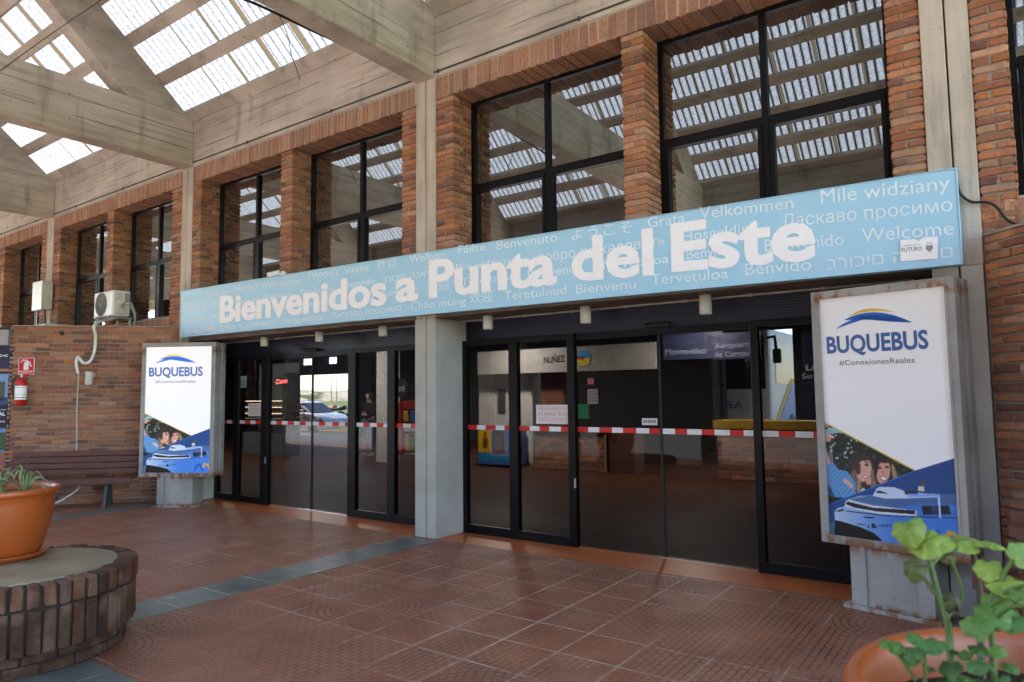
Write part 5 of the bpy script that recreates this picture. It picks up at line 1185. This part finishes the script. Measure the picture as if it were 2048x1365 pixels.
def motorbike(label, px, py, col, seed):
    q = onZ(px, py, -.06); A = thing('motorcycle', label, 'motorcycle', 'motorcycles parked beyond the road', tuple(q)); d = Vector((.86, .5, 0)).normalized(); n_ = Vector((-d.y, d.x, 0)); z_ = Vector((0, 0, 1)); P_ = lambda a, b, c=0: q + d * a + z_ * b + n_ * c
    for a in (-.68, .68): wheel(A, P_(a, .32), .32, n_, .13)
    mb = MB(); mb.tube([P_(-.35, .78), P_(-.05, .86), P_(.22, .92), P_(.38, .86)], [.08, .14, .17, .10], 12); mb.build('fuel_tank', col, A)
    mb = MB(); mb.tube([P_(-.85, .86), P_(-.55, .80), P_(-.2, .80)], [.06, .12, .11], 10); mb.build('saddle', 'black', A)
    mb = MB(); mb.tube([P_(-.3, .45), P_(.05, .5), P_(.25, .42)], [.14, .2, .13], 10); mb.tube([P_(-.68, .32), P_(-.1, .42)], .04, 6); mb.tube([P_(-.5, .3, .14), P_(-.95, .42, .14)], .045, 8); mb.build('engine', 'dgrey', A)
    mb = MB(); mb.tube([P_(.68, .32, .08), P_(.44, .98, .08)], .03, 6); mb.tube([P_(.68, .32, -.08), P_(.44, .98, -.08)], .03, 6); mb.build('fork', 'steel', A)
    mb = MB(); mb.tube([P_(.32, 1.06, .36), P_(.42, 1.02, .12), P_(.42, 1.02, -.12), P_(.32, 1.06, -.36)], .02, 6); mb.build('handlebar', 'black', A)
    mb = MB(); mb.lathe([(0, .10), (.09, .06), (.10, .0), (0, -.06)], tuple(P_(.52, .90)), 14); mb.build('headlight', 'white', A); inv(A)
motorbike('red motorcycle on the far side of the road, left of the black one', 663, 840, 'red', 1); motorbike('black motorcycle on the far side of the road, right of the red one', 682, 841, 'black', 2)
a, b = onZ(640, 862, G), onZ(720, 862, G); mb = MB(); mb.box((a.x - 6, a.y, G), (b.x + 4, a.y + .3, G + .32)); o = mb.build('yellow_kerb', 'yellow'); tag(o, 'yellow painted kerb block along the road seen through the left doors', 'kerb')
for k, px in enumerate((663, 673)):
    q = onZ(px, 806, -.06); mb = MB(); mb.tube([tuple(q), tuple(q + Vector((0, 0, 9)))], [.14, .07], 8); mb.tube([tuple(q + Vector((0, 0, 9))), tuple(q + Vector((1.2, .3, 9.3)))], .05, 6); o = mb.build('street_lamp', 'grey'); tag(o, ['thin street lamp post on the grass, left of its twin', 'thin street lamp post on the grass, right of its twin'][k], 'street lamp', 'street lamps on the far grass')
mb = MB(); n, k = 60, 10; vs = []
c = Vector((-265, 225, 0)); dr = Vector((.64, .77, 0)); dp = Vector((-.77, .64, 0))
hgt = [1.5 + 1.6 * math.sin(i * .21) + 1.1 * math.sin(i * .53 + 1) + 2.2 * math.exp(-((i - 30) / 10) ** 2) for i in range(n + 1)]
for i in range(n + 1):
    for j in range(k + 1): t = j / k; vs.append(tuple(c + dr * ((i - n / 2) * 6) + dp * (t * 60 - 20) + Vector((0, 0, -.2 + (hgt[i] + 2.4) * math.sin(math.pi * t) ** .7 + .4 * math.sin(i * 1.7 + j)))))
mb.add(vs, [(i * (k + 1) + j, (i + 1) * (k + 1) + j, (i + 1) * (k + 1) + j + 1, i * (k + 1) + j + 1) for i in range(n) for j in range(k)], 0, (1, 1, 1), True); o = mb.build('hills', 'dune'); o['kind'] = 'structure'
# bus facing the hall
c0 = onZ(1546, 903, G); A = thing('coach_bus', 'white and blue coach bus with a yellow stripe parked outside the right doors', 'bus', None, (c0.x - 1.25, c0.y + 5, G))
bx = lambda a, b, d: (c0.x - 2.5 + a, c0.y + d, G + b)
mb = MB(); mb.box(bx(0, .3, 0), bx(2.5, 3.5, 11)); mb.build('body', 'white', A, bevel=.12)
mb = MB(); mb.box(bx(.12, 1.75, -.012), bx(2.38, 3.25, .05)); mb.build('windscreen', 'dark_glass', A); mb = MB(); mb.box(bx(2.45, 1.9, .6), bx(2.512, 3.1, 10.6)); mb.build('side_window', 'dark_glass', A)
mb = MB(); mb.prism([(.35, .3), (11, .3), (11, 1.9), (2.4, 1.9), (.35, .55)], 2.45, 2.515, lambda a, b, d: bx(d, b, a)); mb.build('blue_panel', 'blue', A, recalc=True)
mb = MB(); mb.prism([(.35, .60), (.35, .80), (2.2, 2.05), (11, 2.05), (11, 1.92), (2.36, 1.92)], 2.45, 2.518, lambda a, b, d: bx(d, b, a)); mb.prism([(.1, .75), (2.4, .75), (2.4, .85), (.1, .85)], -.008, .02, lambda a, b, d: bx(a, b, d)); mb.build('yellow_stripe', 'yellow', A, recalc=True)
for a in (.28, 1.95): mb = MB(); mb.box(bx(a, .62, -.015), bx(a + .28, .78, .04)); mb.build('headlight', 'steel', A)
mb = MB(); put_text(mb, "LÍNEA", lambda s, t: (c0.x - 1.7 + .9 * s, c0.y - .012, G + 1.2 + t * .2), 0, (.12, .2, .45), .03); mb.build('lettering', 'print', A)
for d in (2.2, 8.2): wheel(A, Vector(bx(2.40, .5, d)), .5, (1, 0, 0), .26)
mb = MB(); mb.tube([bx(2.4, 3.2, .1), bx(2.75, 3.2, -.3), bx(2.8, 2.8, -.35)], .04, 6); mb.cbox(bx(2.7, 2.45, -.42), bx(2.92, 2.85, -.3), .03); mb.build('mirror', 'black', A); inv(A)

# ------------------------------------------------------------------ fill lamps added to brighten the hall, hung out of view
glow = bpy.data.materials.new('fill_lamp_lens'); glow.use_nodes = True; glow.node_tree.nodes['Principled BSDF'].inputs['Emission Color'].default_value = (1, .95, .86, 1); glow.node_tree.nodes['Principled BSDF'].inputs['Emission Strength'].default_value = .5; M['glow'] = glow
for k, (x, y) in enumerate([(-3.4, 5.9), (.8, 6.0), (-8.2, 5.0), (-12.5, 4.8), (2.6, 9.2), (-5.6, 9.6), (-11.6, 9.6)]):
    A = thing('hall_fill_lamp', 'unseen fill lamp on a rod, added to brighten the hall', 'lamp', 'added fill lamps inside the hall', (x, y, 3.1)); mb = MB(); mb.lathe([(0, .02), (.22, .02), (.22, -.06), (.19, -.08)], (x, y, 3.19), 20); mb.build('housing', 'dgrey', A)
    mb = MB(); mb.tube([(x, y, 3.2), (x, y, 5.42)], .012, 6); mb.build('rod', 'dgrey', A)
    mb = MB(); mb.lathe([(.19, 0), (0, 0)], (x, y, 3.12), 20); mb.build('lens', 'glow', A)
    ld = bpy.data.lights.new('hall_fill_light', 'AREA'); ld.shape = 'DISK'; ld.size = .36; ld.energy = HALL_FILL_W; ld.color = (1, .93, .82); lo = bpy.data.objects.new('hall_fill_light', ld); C.objects.link(lo); lo.location = (x, y, 3.10); lo.parent = A; inv(A)
